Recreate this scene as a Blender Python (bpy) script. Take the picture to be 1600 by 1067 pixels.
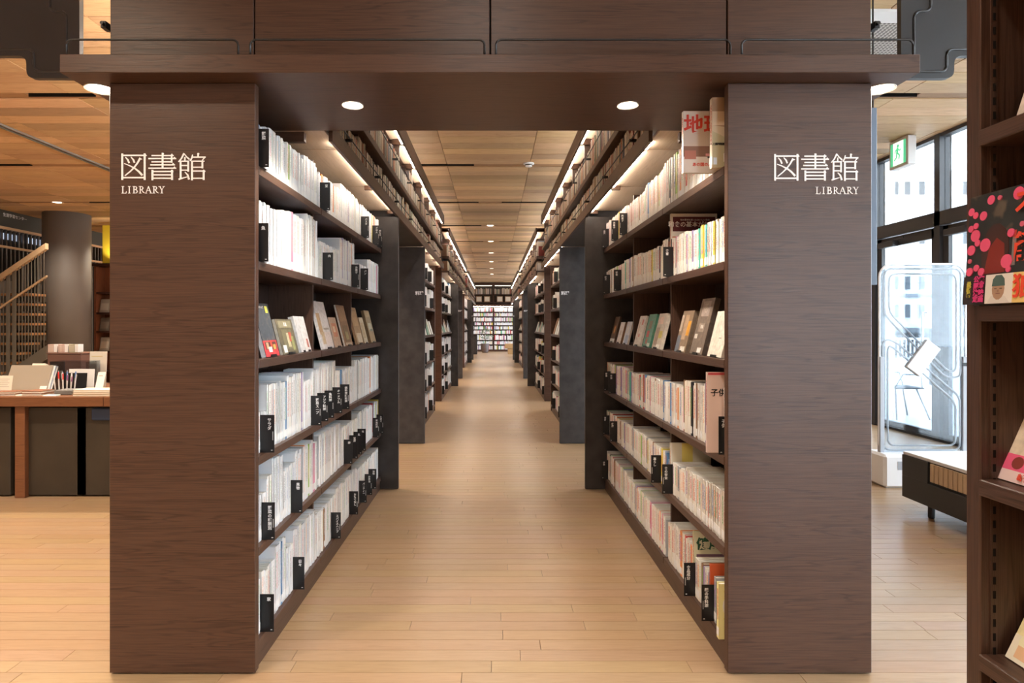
import bpy, math, random
from mathutils import Matrix, Vector
R = random.Random(7)
PI = math.pi
for o in list(bpy.data.objects): bpy.data.objects.remove(o)
SC = bpy.context.scene
COL = SC.collection

# ------------------------------------------------------------------ camera, world, exposure
F, VX, VY, H = 950.0, 771.0, 508.5, 1.3436          # focal length in pixels, vanishing point, eye height
def X(px, d): return (px - VX) / F * d
def Z(py, d): return H + (VY - py) / F * d
cam = bpy.data.objects.new('camera', bpy.data.cameras.new('camera')); COL.objects.link(cam)
cam.location = (0, 0, H); cam.rotation_euler = (PI/2, 0, 0)
cam.data.sensor_width = 36; cam.data.lens = F/1600*36
cam.data.shift_x = (800-VX)/1600; cam.data.shift_y = -(533.5-VY)/1600
cam.data.clip_start = 0.02; cam.data.clip_end = 200
SC.camera = cam
SC.view_settings.view_transform = 'Standard'; SC.view_settings.look = 'None'
SC.view_settings.gamma = 1.0; SC.view_settings.use_curve_mapping = False
SC.view_settings.exposure = 0.3
SC.cycles.use_denoising = True
SC.cycles.max_bounces = 8; SC.cycles.diffuse_bounces = 4; SC.cycles.glossy_bounces = 3
SC.cycles.transparent_max_bounces = 12; SC.cycles.sample_clamp_indirect = 6.0
SC.cycles.caustics_reflective = False; SC.cycles.caustics_refractive = False
wd = bpy.data.worlds.new('overcast_sky'); SC.world = wd; wd.use_nodes = True
bg = wd.node_tree.nodes['Background']; bg.inputs[0].default_value = (0.80, 0.90, 1.0, 1); bg.inputs[1].default_value = 12.0

WARM = (1.0, 0.84, 0.64); WARMW = (1.0, 0.88, 0.74)
def lamp(name, kind, loc, energy, col, rot=(0,0,0), size=.1, size_y=None, angle=140, blend=.6):
    l = bpy.data.lights.new(name, kind); l.energy = energy; l.color = col
    if kind == 'SPOT': l.spot_size = math.radians(angle); l.spot_blend = blend; l.shadow_soft_size = size
    elif kind == 'AREA':
        l.size = size
        if size_y: l.shape = 'RECTANGLE'; l.size_y = size_y
    else: l.shadow_soft_size = size
    o = bpy.data.objects.new(name, l); COL.objects.link(o); o.location = loc; o.rotation_euler = rot
    return o
ZC = 3.56                                            # ceiling height
GROOVES = [0.78 + 2.55*k for k in range(-3, 13)]     # ceiling joints run across the room at these depths
SEAM0, SEAMW = 0.50, 1.14

# ------------------------------------------------------------------ materials
def mat(name, col=(.5,.5,.5), rough=.5, spec=.5, metal=0.0, emis=None, es=0.0):
    m = bpy.data.materials.new(name); m.use_nodes = True
    b = m.node_tree.nodes['Principled BSDF']
    b.inputs['Base Color'].default_value = (*col, 1); b.inputs['Roughness'].default_value = rough
    b.inputs['Specular IOR Level'].default_value = spec; b.inputs['Metallic'].default_value = metal
    if emis: b.inputs['Emission Color'].default_value = (*emis, 1); b.inputs['Emission Strength'].default_value = es
    return m
def nd(m, t, **kw):
    n = m.node_tree.nodes.new(t)
    for k, v in kw.items():
        if hasattr(n, k): setattr(n, k, v)
        else: n.inputs[k].default_value = v
    return n
def lk(m, a, b): m.node_tree.links.new(a, b)
def mixc(m, fac, a, b, mode='MIX'):
    n = m.node_tree.nodes.new('ShaderNodeMix'); n.data_type = 'RGBA'; n.blend_type = mode
    for i, v in ((0, fac), (6, a), (7, b)):
        if hasattr(v, 'links'): lk(m, v, n.inputs[i])
        else: n.inputs[i].default_value = v if i == 0 else (*v, 1)
    return n.outputs[2]
def math_(m, op, a, b=None):
    n = m.node_tree.nodes.new('ShaderNodeMath'); n.operation = op
    for i, v in ((0, a), (1, b)):
        if v is None: continue
        if hasattr(v, 'links'): lk(m, v, n.inputs[i])
        else: n.inputs[i].default_value = v
    return n.outputs[0]
def rampv(m, val, p0, p1):
    n = m.node_tree.nodes.new('ShaderNodeMapRange'); lk(m, val, n.inputs[0])
    n.inputs[1].default_value = p0; n.inputs[2].default_value = p1
    return n.outputs[0]
def wood(name, dark, light, axis='X', scale=1.0, rough=.38, tone=False, spec=.38, figure=.6, bump=.15):
    """stained oak: long grain along one world axis, cathedral figure and fine pores; tone = per-piece colour attribute"""
    m = mat(name, light, rough, spec); b = m.node_tree.nodes['Principled BSDF']
    g = nd(m, 'ShaderNodeNewGeometry'); mp = nd(m, 'ShaderNodeMapping'); lk(m, g.outputs['Position'], mp.inputs[0])
    s = {'X': (.6,9,9), 'Y': (9,.6,9), 'Z': (9,9,.6)}[axis]
    mp.inputs['Scale'].default_value = tuple(v*scale for v in s)
    if tone:
        at = nd(m, 'ShaderNodeAttribute', attribute_name='Col'); lk(m, mixc(m, 1.0, at.outputs[0], (37,53,19), 'MULTIPLY'), mp.inputs['Location'])
    n1 = nd(m, 'ShaderNodeTexNoise'); n1.inputs['Scale'].default_value = 1.2; n1.inputs['Detail'].default_value = 3; n1.inputs['Distortion'].default_value = .15
    lk(m, mp.outputs[0], n1.inputs['Vector'])
    rings = math_(m, 'SINE', math_(m, 'MULTIPLY', n1.outputs[0], 84.0))
    rings = math_(m, 'MULTIPLY', rampv(m, rings, .40, 1.0), rampv(m, n1.outputs[0], .36, .52))
    mp2 = nd(m, 'ShaderNodeMapping'); lk(m, mp.outputs[0], mp2.inputs[0])
    mp2.inputs['Scale'].default_value = {'X': (5,26,26), 'Y': (26,5,26), 'Z': (26,26,5)}[axis]
    n2 = nd(m, 'ShaderNodeTexNoise'); n2.inputs['Scale'].default_value = 1.6; n2.inputs['Detail'].default_value = 2
    lk(m, mp2.outputs[0], n2.inputs['Vector'])
    pores = rampv(m, n2.outputs[0], .40, .66)
    n3 = nd(m, 'ShaderNodeTexNoise'); n3.inputs['Scale'].default_value = .5; lk(m, mp.outputs[0], n3.inputs['Vector'])
    f = math_(m, 'MULTIPLY_ADD', rings, figure*.5); f.node.inputs[2].default_value = .0
    f = math_(m, 'ADD', f, math_(m, 'MULTIPLY', pores, .55-figure*.2)); f = math_(m, 'ADD', f, math_(m, 'MULTIPLY', n3.outputs[0], .3))
    c = mixc(m, rampv(m, f, 0.0, 1.0), light, dark)
    if tone: c = mixc(m, 1.0, c, at.outputs[0], 'MULTIPLY')
    lk(m, c, b.inputs['Base Color'])
    if bump:
        bp = nd(m, 'ShaderNodeBump'); bp.inputs['Strength'].default_value = bump; bp.inputs['Distance'].default_value = .002
        lk(m, f, bp.inputs['Height']); bp.invert = True; lk(m, bp.outputs[0], b.inputs['Normal'])
    return m
def mottled(name, a, b_, scale=6, rough=.5, spec=.4):
    m = mat(name, a, rough, spec); b = m.node_tree.nodes['Principled BSDF']
    g = nd(m, 'ShaderNodeNewGeometry'); n = nd(m, 'ShaderNodeTexNoise'); n.inputs['Scale'].default_value = scale; n.inputs['Detail'].default_value = 6
    lk(m, g.outputs['Position'], n.inputs['Vector']); lk(m, mixc(m, rampv(m, n.outputs[0], .3, .7), a, b_), b.inputs['Base Color'])
    return m
DK, LT = (.028,.012,.0065), (.090,.043,.026)
M = {}
M['oak_x'] = wood('stained_oak_across', DK, LT, 'X', 1.4, figure=.62)
M['oak_y'] = wood('stained_oak_lengthways', DK, (.096,.051,.035), 'Y', 1.5)
M['oak_z'] = wood('stained_oak_upright', DK, (.09,.048,.033), 'Z', 1.5)
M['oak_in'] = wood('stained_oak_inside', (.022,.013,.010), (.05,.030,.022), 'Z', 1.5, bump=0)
M['cove'] = wood('pale_cove_board', (.52,.40,.29), (.70,.57,.44), 'Y', 1.5, bump=0)
M['charcoal'] = mottled('charcoal_panel', (.030,.026,.025), (.055,.048,.047), 9, .45)
M['black'] = mat('black_plastic', (.008,.008,.009), .35, .5)
M['blackm'] = mat('black_metal', (.015,.014,.014), .4, .5)
M['plate'] = mottled('dark_bronze_plate', (.030,.031,.034), (.044,.046,.050), 3, .38, .5)
M['floor'] = wood('oak_floor_plank', (.25,.152,.08), (.39,.262,.158), 'X', 1.6, .29, True, .55, .35, .06)
M['ceil'] = wood('pine_ceiling_board', (.31,.185,.09), (.62,.43,.25), 'X', 1.0, .55, True, .3, .5, .05)
M['subfloor'] = mat('subfloor', (.10,.06,.035), .8)
M['dark'] = mat('dark_void', (.012,.010,.009), .9, .1)
M['white'] = mat('white_paint', (.82,.82,.82), .5)
M['letter'] = mat('white_lettering', (.92,.86,.82), .6)
M['lw'] = mat('white_print', (.85,.85,.85), .6)
M['paper'] = mat('paper', (.82,.80,.74), .7)
M['led'] = mat('led_strip', (1,1,1), .5, emis=WARMW, es=42.0)
M['fillup'] = mat('added_fill_glow', (1,1,1), .5, emis=WARMW, es=300.0)  # strong glow for the added strips that brighten the left ceiling
M['fillsoft'] = mat('added_soft_fill_glow', (1,1,1), .5, emis=WARMW, es=16.0)  # weaker glow for the added strips on top of the tiers
M['lens'] = mat('downlight_lens', (1,1,1), .5, emis=(1,.86,.66), es=60.0)
M['softlens'] = mat('ceiling_downlight_lens', (1,1,1), .5, emis=(1,.86,.66), es=5.0)
M['ring'] = mat('downlight_ring', (.75,.72,.68), .35, .5)
M['alu'] = mat('aluminium', (.62,.64,.66), .35, .5, .6)
M['winframe'] = mat('dark_window_frame', (.035,.033,.036), .45)
M['concrete'] = mottled('pale_paving', (.62,.62,.62), (.72,.72,.72), 2, .8)
M['column'] = mottled('bronze_column', (.135,.112,.092), (.155,.13,.108), 2, .62, .4)
M['rail'] = wood('pale_handrail', (.42,.27,.14), (.62,.43,.25), 'Y', 1.2, bump=0)
M['table'] = wood('red_brown_table', (.10,.036,.015), (.21,.085,.038), 'X', 1.6, .4)
M['cabinet'] = mottled('dark_cabinet', (.030,.022,.014), (.045,.033,.022), 4, .5)
M['redwood'] = wood('red_bookcase', (.16,.05,.022), (.28,.10,.05), 'Z', 1.5, bump=0)
def glassmat(name, tint=(1,1,1), f=.06):
    m = bpy.data.materials.new(name); m.use_nodes = True; nt = m.node_tree; nt.nodes.clear()
    out = nd(m, 'ShaderNodeOutputMaterial'); tr = nd(m, 'ShaderNodeBsdfTransparent'); gl = nd(m, 'ShaderNodeBsdfGlossy')
    tr.inputs[0].default_value = (*tint, 1); gl.inputs['Roughness'].default_value = .02
    lw = nd(m, 'ShaderNodeLayerWeight'); lw.inputs[0].default_value = .35
    mx = nd(m, 'ShaderNodeMixShader'); fac = math_(m, 'MULTIPLY_ADD', lw.outputs['Fresnel'], .6); fac.node.inputs[2].default_value = f*.3
    lk(m, fac, mx.inputs[0]); lk(m, tr.outputs[0], mx.inputs[1]); lk(m, gl.outputs[0], mx.inputs[2]); lk(m, mx.outputs[0], out.inputs[0])
    return m
M['glass'] = glassmat('window_glass', (.95,.97,.97)); M['acrylic'] = glassmat('clear_acrylic', (.78,.84,.90), .2)
# book material: Col = cover colour, Ink = title colour; the title runs down the middle of each spine
def bookmat():
    m = mat('book_cover', (.8,.8,.8), .42, .4); b = m.node_tree.nodes['Principled BSDF']
    c = nd(m, 'ShaderNodeAttribute', attribute_name='Col'); k = nd(m, 'ShaderNodeAttribute', attribute_name='Ink')
    uv = nd(m, 'ShaderNodeUVMap', uv_map='uv'); sp = nd(m, 'ShaderNodeSeparateXYZ'); lk(m, uv.outputs[0], sp.inputs[0])
    g = nd(m, 'ShaderNodeNewGeometry'); n = nd(m, 'ShaderNodeTexNoise'); n.inputs['Scale'].default_value = 210; n.inputs['Detail'].default_value = 1
    lk(m, g.outputs['Position'], n.inputs['Vector'])
    u = math_(m, 'COMPARE', sp.outputs[0], .5); u.node.inputs[2].default_value = .2
    v = math_(m, 'COMPARE', sp.outputs[1], .62); v.node.inputs[2].default_value = .28
    f = math_(m, 'MULTIPLY', math_(m, 'MULTIPLY', u, v), math_(m, 'GREATER_THAN', n.outputs[0], .45))
    lk(m, mixc(m, f, c.outputs[0], k.outputs[0]), b.inputs['Base Color'])
    return m
M['book'] = bookmat()
def attrmat(name, rough=.5, spec=.4):
    m = mat(name, (.8,.8,.8), rough, spec); a = nd(m, 'ShaderNodeAttribute', attribute_name='Col')
    lk(m, a.outputs[0], m.node_tree.nodes['Principled BSDF'].inputs['Base Color']); return m
M['print'] = attrmat('colour_print', .45)
def photomat():
    m = attrmat('photo_print', .38); b = m.node_tree.nodes['Principled BSDF']; src = b.inputs['Base Color'].links[0].from_socket
    g = nd(m, 'ShaderNodeNewGeometry'); n = nd(m, 'ShaderNodeTexNoise'); n.inputs['Scale'].default_value = 55; n.inputs['Detail'].default_value = 4
    lk(m, g.outputs['Position'], n.inputs['Vector']); f = rampv(m, n.outputs[0], .35, .65)
    n2 = nd(m, 'ShaderNodeTexNoise'); n2.inputs['Scale'].default_value = 30; lk(m, g.outputs['Position'], n2.inputs['Vector'])
    c = mixc(m, 1.0, src, mixc(m, f, (.80,.79,.78), (1.05,1.04,1.02)), 'MULTIPLY')
    c = mixc(m, math_(m, 'MULTIPLY', rampv(m, n2.outputs[0],   .58, .68), .16), c, (.55,.38,.24))
    lk(m, c, b.inputs['Base Color']); return m
M['photo'] = photomat()

# ------------------------------------------------------------------ mesh builder
class MB:
    def __init__(s): s.v=[]; s.f=[]; s.c=[]; s.k=[]; s.uv=[]; s.hascol=False; s.hasink=False
    def quadset(s, vs, fs, col=None, ink=None, mtx=None, uvs=None):
        n = len(s.v)
        if mtx is not None: vs = [tuple(mtx @ Vector(p)) for p in vs]
        s.v += vs; s.f += [tuple(i+n for i in f) for f in fs]
        if col: s.hascol = True
        if ink: s.hasink = True
        s.c += [(*(col or (1,1,1)), 1)]*len(vs); s.k += [(*(ink or col or (1,1,1)), 1)]*len(vs)
        for i, f in enumerate(fs): s.uv += (uvs[i] if uvs and uvs[i] else [(0,0)]*len(f))
    def box(s, x0,x1,y0,y1,z0,z1, col=None, mtx=None, c=0.0):
        if x1<x0: x0,x1=x1,x0
        if y1<y0: y0,y1=y1,y0
        if z1<z0: z0,z1=z1,z0
        if c <= 0:
            vs = [(x0,y0,z0),(x1,y0,z0),(x1,y1,z0),(x0,y1,z0),(x0,y0,z1),(x1,y0,z1),(x1,y1,z1),(x0,y1,z1)]
            fs = [(0,3,2,1),(4,5,6,7),(0,1,5,4),(1,2,6,5),(2,3,7,6),(3,0,4,7)]
        else:
            c = min(c, (x1-x0)*.45, (y1-y0)*.45, (z1-z0)*.45)
            lo, hi = (x0,y0,z0), (x1,y1,z1); idx = {}; vs = []
            for sx in (0,1):
                for sy in (0,1):
                    for sz in (0,1):
                        sg = (sx,sy,sz)
                        for a in range(3):
                            p = [ (hi[i] if sg[i] else lo[i]) - (0 if i==a else (c if sg[i] else -c)) for i in range(3)]
                            idx[(sg,a)] = len(vs); vs.append(tuple(p))
            fs = []
            for a in range(3):
                b_, d_ = (a+1)%3, (a+2)%3
                for sa in (0,1):
                    q = []
                    for sb, sd in ((0,0),(1,0),(1,1),(0,1)):
                        g = [0,0,0]; g[a]=sa; g[b_]=sb; g[d_]=sd; q.append(idx[(tuple(g),a)])
                    fs.append(tuple(q))
            for a, b_ in ((0,1),(1,2),(0,2)):
                d_ = 3-a-b_
                for sa in (0,1):
                    for sb in (0,1):
                        g0=[0,0,0]; g0[a]=sa; g0[b_]=sb; g1=list(g0); g1[d_]=1
                        fs.append((idx[(tuple(g0),a)],idx[(tuple(g1),a)],idx[(tuple(g1),b_)],idx[(tuple(g0),b_)]))
            for sx in (0,1):
                for sy in (0,1):
                    for sz in (0,1): fs.append(tuple(idx[((sx,sy,sz),a)] for a in range(3)))
            cen = Vector(((x0+x1)/2,(y0+y1)/2,(z0+z1)/2)); out = []
            for f in fs:
                p = [Vector(vs[i]) for i in f]; nr = (p[1]-p[0]).cross(p[2]-p[0]); mid = sum(p, Vector())/len(p)
                out.append(f if nr.dot(mid-cen) > 0 else tuple(reversed(f)))
            fs = out
        s.quadset(vs, fs, col, None, mtx); return s
    def prism(s, pts, y0, y1, plane='XZ', col=None, mtx=None):
        """extrude an outline; plane XZ extrudes along Y, XY along Z, YZ along X"""
        n = len(pts)
        area = sum(pts[i][0]*pts[(i+1)%n][1]-pts[(i+1)%n][0]*pts[i][1] for i in range(n))
        if area < 0: pts = pts[::-1]
        P = {'XZ': lambda p,t: (p[0],t,p[1]), 'XY': lambda p,t: (p[0],p[1],t), 'YZ': lambda p,t: (t,p[0],p[1])}[plane]
        vs = [P(p,y0) for p in pts] + [P(p,y1) for p in pts]
        fs = [tuple(range(n)), tuple(range(2*n-1,n-1,-1))] + [(i,n+i,n+(i+1)%n,(i+1)%n) for i in range(n)]
        if plane != 'XZ': fs = [tuple(reversed(f)) for f in fs]
        s.quadset(vs, fs, col, None, mtx); return s
    def tube(s, path, r, seg=8, col=None, closed=False, mtx=None):
        path = [Vector(p) for p in path]; n = len(path); vs = []; fs = []
        for i, p in enumerate(path):
            a = path[i-1] if (i or closed) else p; b = path[(i+1)%n] if (i<n-1 or closed) else p
            t = (b-a).normalized(); up = Vector((0,0,1)) if abs(t.z)<.95 else Vector((0,1,0))
            e1 = t.cross(up).normalized(); e2 = e1.cross(t)
            rr = r[i] if isinstance(r, (list,tuple)) else r
            for k in range(seg):
                w = 2*PI*k/seg; vs.append(tuple(p + e1*(math.cos(w)*rr) + e2*(math.sin(w)*rr)))
        for i in range(n if closed else n-1):
            j = (i+1)%n
            for k in range(seg):
                l = (k+1)%seg; fs.append((i*seg+k, i*seg+l, j*seg+l, j*seg+k))
        if not closed: fs += [tuple(range(seg-1,-1,-1)), tuple((n-1)*seg+k for k in range(seg))]
        s.quadset(vs, fs, col, None, mtx); return s
    def lathe(s, prof, seg=24, cx=0, cy=0, col=None, mtx=None):
        vs=[]; fs=[]; n=len(prof)
        for r, z in prof:
            for k in range(seg):
                w=2*PI*k/seg; vs.append((cx+r*math.cos(w), cy+r*math.sin(w), z))
        for i in range(n-1):
            for k in range(seg):
                l=(k+1)%seg; fs.append((i*seg+k,i*seg+l,(i+1)*seg+l,(i+1)*seg+k))
        if prof[0][0]>1e-5: fs.append(tuple(range(seg-1,-1,-1)))
        if prof[-1][0]>1e-5: fs.append(tuple((n-1)*seg+k for k in range(seg)))
        s.quadset(vs, fs, col, None, mtx); return s
    def mesh(s, name, m, off=(0,0,0), smooth=False):
        me = bpy.data.meshes.new(name)
        vs = s.v if off == (0,0,0) else [(p[0]-off[0],p[1]-off[1],p[2]-off[2]) for p in s.v]
        me.from_pydata(vs, [], s.f)
        for mm in (m if isinstance(m,(list,tuple)) else [m]): me.materials.append(mm)
        if s.hascol or s.hasink:
            for nm, arr in (('Col', s.c),) + ((('Ink', s.k),) if s.hasink else ()):
                a = me.color_attributes.new(nm, 'FLOAT_COLOR', 'POINT'); a.data.foreach_set('color', [x for q in arr for x in q])
        if s.hasink:
            u = me.uv_layers.new(name='uv'); u.data.foreach_set('uv', [x for q in s.uv for x in q])
        if smooth: me.polygons.foreach_set('use_smooth', [True]*len(me.polygons))
        me.update(); return me
    def build(s, name, m, parent=None, off=None, smooth=False):
        """one mesh object; vertices are given in the world and stored relative to the parent (or to off)"""
        if off is None: off = tuple(parent['_w']) if parent is not None and '_w' in parent.keys() else (0,0,0)
        o = bpy.data.objects.new(name, s.mesh(name, m, off, smooth)); COL.objects.link(o)
        if parent is not None: o.parent = parent; o['_w'] = off
        else: o.location = off; o['_w'] = off
        return o
def bx(*a, **k): return MB().box(*a, **k)
def tag(o, label=None, cat=None, group=None, kind=None):
    for k, v in (('label',label),('category',cat),('group',group),('kind',kind)):
        if v: o[k] = v
    return o
def thing(name, label, cat, loc, group=None, kind=None):
    o = bpy.data.objects.new(name, None); COL.objects.link(o); o.location = loc; o.empty_display_size = .1; o['_w'] = tuple(loc)
    return tag(o, label, cat, group, kind)
KIDS = {}
def dup(root, delta, label=None):
    """copy a thing with copies of its parts and sub-parts, meshes shared"""
    def rec(o, par):
        c = o.copy(); COL.objects.link(c)
        if par is not None: c.parent = par
        for ch in list(o.children): rec(ch, c)
        return c
    r = rec(root, None); r.location = Vector(root.location)+Vector(delta)
    if label: r['label'] = label
    return r
def textmesh(s, size, mat_, align='CENTER', line=1.0, ext=.0004, bold=0.0):
    cu = bpy.data.curves.new('txt', 'FONT'); cu.body = s; cu.size = size; cu.align_x = align; cu.align_y = 'CENTER'
    cu.space_line = line; cu.extrude = ext; cu.resolution_u = 2; cu.offset = bold
    o = bpy.data.objects.new('txt', cu); COL.objects.link(o)
    dg = bpy.context.evaluated_depsgraph_get(); me = bpy.data.meshes.new_from_object(o.evaluated_get(dg))
    bpy.data.objects.remove(o); bpy.data.curves.remove(cu)
    me.materials.clear(); me.materials.append(mat_); me.name = 'lettering'
    return me
def facing(loc, rz=0.0, tilt=0.0): return Matrix.Translation(loc) @ Matrix.Rotation(rz,4,'Z') @ Matrix.Rotation(-tilt,4,'X')
def put_text(s, size, loc, parent, mat_=None, rz=0.0, align='CENTER', line=1.0, tilt=0.0, name='lettering', bold=0.0):
    """flat print standing upright, its face to -Y before the turn rz"""
    me = textmesh(s, size, mat_ or M['lw'], align, line, bold=bold)
    m = Matrix.Rotation(PI/2,4,'X')
    me.transform(m); me.transform(facing(loc, rz, tilt))
    if parent is not None:
        off = Vector(parent['_w']); me.transform(Matrix.Translation(-off))
    o = bpy.data.objects.new(name, me); COL.objects.link(o)
    if parent is not None: o.parent = parent; o['_w'] = parent['_w']
    return o
ORD = 'first second third fourth fifth sixth seventh eighth ninth tenth eleventh twelfth thirteenth fourteenth fifteenth sixteenth seventeenth eighteenth nineteenth twentieth'.split()
TENS = {2:'twenty',3:'thirty',4:'forty',5:'fifty',6:'sixty',7:'seventy',8:'eighty'}
TENTH = {3:'thirtieth',4:'fortieth',5:'fiftieth',6:'sixtieth',7:'seventieth',8:'eightieth'}
def ordinal(n):
    if n <= 20: return ORD[n-1]
    t, u = divmod(n, 10)
    return TENTH[t] if u == 0 else TENS[t]+'-'+ORD[u-1]
# ------------------------------------------------------------------ the setting
def struct(name, mb, m, off=(0,0,0)): return tag(mb.build(name, m, None, off), kind='structure')
XL, XR, YB, YF = -9.4, 5.2, 31.8, -7.0
def in_view(x, y, z, pad=40):
    if y < .5: return False
    px = VX + x/y*F; py = VY - (z-H)/y*F
    return -pad < px < 1600+pad and -pad < py < 1067+pad
floor = struct('floor', bx(-11, XR, YF, YB, -.06, -.004), M['subfloor'])
PW = .082
def plank(mb, x0, x1, y0, y1, col, rz=None):
    z0, z1, e, g = -.004, 0.0, .0009, .0004
    x0 += g; x1 -= g; y0 += g; y1 -= g
    vs = [(x0,y0,z0),(x1,y0,z0),(x1,y1,z0),(x0,y1,z0),(x0+e,y0+e,z1),(x1-e,y0+e,z1),(x1-e,y1-e,z1),(x0+e,y1-e,z1)]
    mb.quadset(vs, [(4,5,6,7),(0,1,5,4),(1,2,6,5),(2,3,7,6),(3,0,4,7)], col)
far = MB(); n_near = 0
y = -1.5
while y < YB-.1:
    x = -11 + R.uniform(-.9, 0)
    while x < XR:
        L = R.choice((.62,.78,.92,1.1,1.3,1.5)); x1 = min(x+L, XR)
        a, b_ = max(x,-11), x1
        t = R.gauss(1.0, .033); col = (t, t*R.uniform(.96,1.03), t*R.uniform(.92,1.05))
        lo, hi = VX+a/max(y+PW,.3)*F, VX+b_/max(y+PW,.3)*F
        hid = y > 2.36 and ((-1.47 < a and b_ < -.92) or (.91 < a and b_ < 1.45))
        if b_-a > .02:
            if 2.15 < y < 4.75 and hi > 0 and lo < 1600 and n_near < 290 and not hid:
                mb = MB(); plank(mb, a, b_, y, y+PW, col); mb.build('plank', M['floor'], floor); n_near += 1
            else: plank(far, a, b_, y, y+PW, col)
        x = x1
    y += PW
tag(far.build('far_planks', M['floor'], floor), kind='stuff')
tag(bx(-11, XR, YF, -1.5, -.004, 0, col=(1,1,1)).build('far_planks', M['floor'], floor), kind='stuff')

# ceiling of narrow boards in panels, a recessed joint every 2.55 m
ceiling = struct('ceiling', bx(XL, XR, YF, YB, ZC+.10, ZC+.16), M['dark'])
cb = MB(); gv = MB(); n_b = 0
GB = .15
for k in range(len(GROOVES)-1):
    y0, y1 = GROOVES[k]+GB/2, GROOVES[k+1]-GB/2
    nb = 10; w = (y1-y0)/nb
    x = SEAM0 - 10*SEAMW
    while x < XR:
        xa, xb = max(x, XL), min(x+SEAMW, XR)
        if xb-xa > .05:
            for j in range(nb):
                ya, yb = y0+j*w+.003, y0+(j+1)*w-.003
                t = min(1.25, R.gauss(.97, .16)); col = (t, t*R.uniform(.95,1.02), t*R.uniform(.9,1.04))
                pxm, pym = VX+(xa+xb)/2/max(ya,.3)*F, VY-(ZC-H)/max(ya,.3)*F
                vis = 3.9 < ya < 8.6 and ((pxm < 240 and pxm > -130 and pym < 345) or (1330 < pxm < 1560 and pym < 300) or (600 < pxm < 940 and ya > 6.6))
                dz = R.uniform(0,.003)
                args = (xa+.004, xb-.004, ya, yb, ZC+dz, ZC+.02)
                if vis and n_b < 290:
                    bx(*args, col=col).build('ceiling_board', M['ceil'], ceiling); n_b += 1
                else: cb.box(*args, col=col)
        x += SEAMW
    cb.box(XL, XR, y0, y1, ZC+.02, ZC+.035, col=(.5,.45,.4))
tag(cb.build('far_ceiling_boards', M['ceil'], ceiling), kind='stuff')
for k, g in enumerate(GROOVES):                       # joints: a darker board with an open slot along part of it
    x = SEAM0 - 9*SEAMW + .2
    bx(XL, XR, g+.012, g+GB/2, ZC+.012, ZC+.03, col=(.60,.50,.43)).build('joint_board', M['ceil'], ceiling)
    op = [(-7.3,-6.4),(-4.5,-3.85),(-1.75,-.27),(2.9,4.1)] + ([(.15,.95)] if k % 2 else [])
    e = [XL] + [q for p_ in op for q in p_] + [XR]
    e = sorted(e)
    for q in range(0, len(e)-1, 2): bx(e[q], e[q+1], g-GB/2, g+.012, ZC+.012, ZC+.03, col=(.60,.50,.43)).build('joint_board', M['ceil'], ceiling)
    for a, b_ in op: bx(a, b_, g+.004, g+.0118, ZC-.001, ZC+.099).build('slot_edge', M['dark'], ceiling)

def downlight(loc, r, label, e, group=None, angle=120, lens=None, col=WARMW):
    t = thing('downlight', label, 'ceiling light', loc, group)
    x, y_, z = loc
    MB().lathe([(r*1.0,z),(r*1.25,z-.004),(r*1.25,z),(r*1.0,z+.0)], 20, x, y_).build('trim_ring', M['ring'], t)
    MB().lathe([(0,z-.001),(r,z-.001),(r,z+.004)], 20, x, y_).build('lens', lens or M['lens'], t)
    if e: lamp('downlight_and_fill_bulb', 'SPOT', (x,y_,z-.02), e, col, size=r, angle=angle, blend=.8)
    return t
CE = 110.0
PLACES = {0:'over the aisle', -1:'over the counter side', -2:'over the counter side', -3:'by the round column', 1:'towards the glass doors', 2:'beside the glass doors'}
for k, g in enumerate(GROOVES):
    for i, xx in ((0,-.07),(-1,-2.35),(-2,-4.6),(-3,-7.88),(1,2.3),(2,4.3)):
        if g > 28: continue
        if i == 0 and 2 < g < 5: continue
        seen = in_view(xx, g, ZC, 0) and ((i == 0 and g > 12) or (i == -3 and 10 < g < 11.5))
        if seen: downlight((xx, g, ZC+.008), .07, '%s downlight in the ceiling joint %s' % (('round', 'over the aisle, %s from the library entrance' % ordinal(k-5)) if i == 0 else ('small glowing', 'just before the round column')), CE*1.25, 'downlights in the ceiling joints', lens=M['softlens'], col=(1,.9,.78))
        else: lamp('downlight_and_fill_bulb', 'SPOT', (xx, g, ZC-.01), (480 if i == -3 and g > 5 else 290) if i < 0 else CE*(.55 if i > 0 else 1), WARM if i < 0 else (1,.92,.82), size=.08, angle=140, blend=.8)

for q in (-1.2, 0, 1.2): lamp('downlight_and_fill_bulb', 'SPOT', (q, 29.4, ZC-.01), 170, (.95,.97,1), size=.08, angle=140, blend=.8)  # unseen cool fill spots added to brighten the end wall
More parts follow.
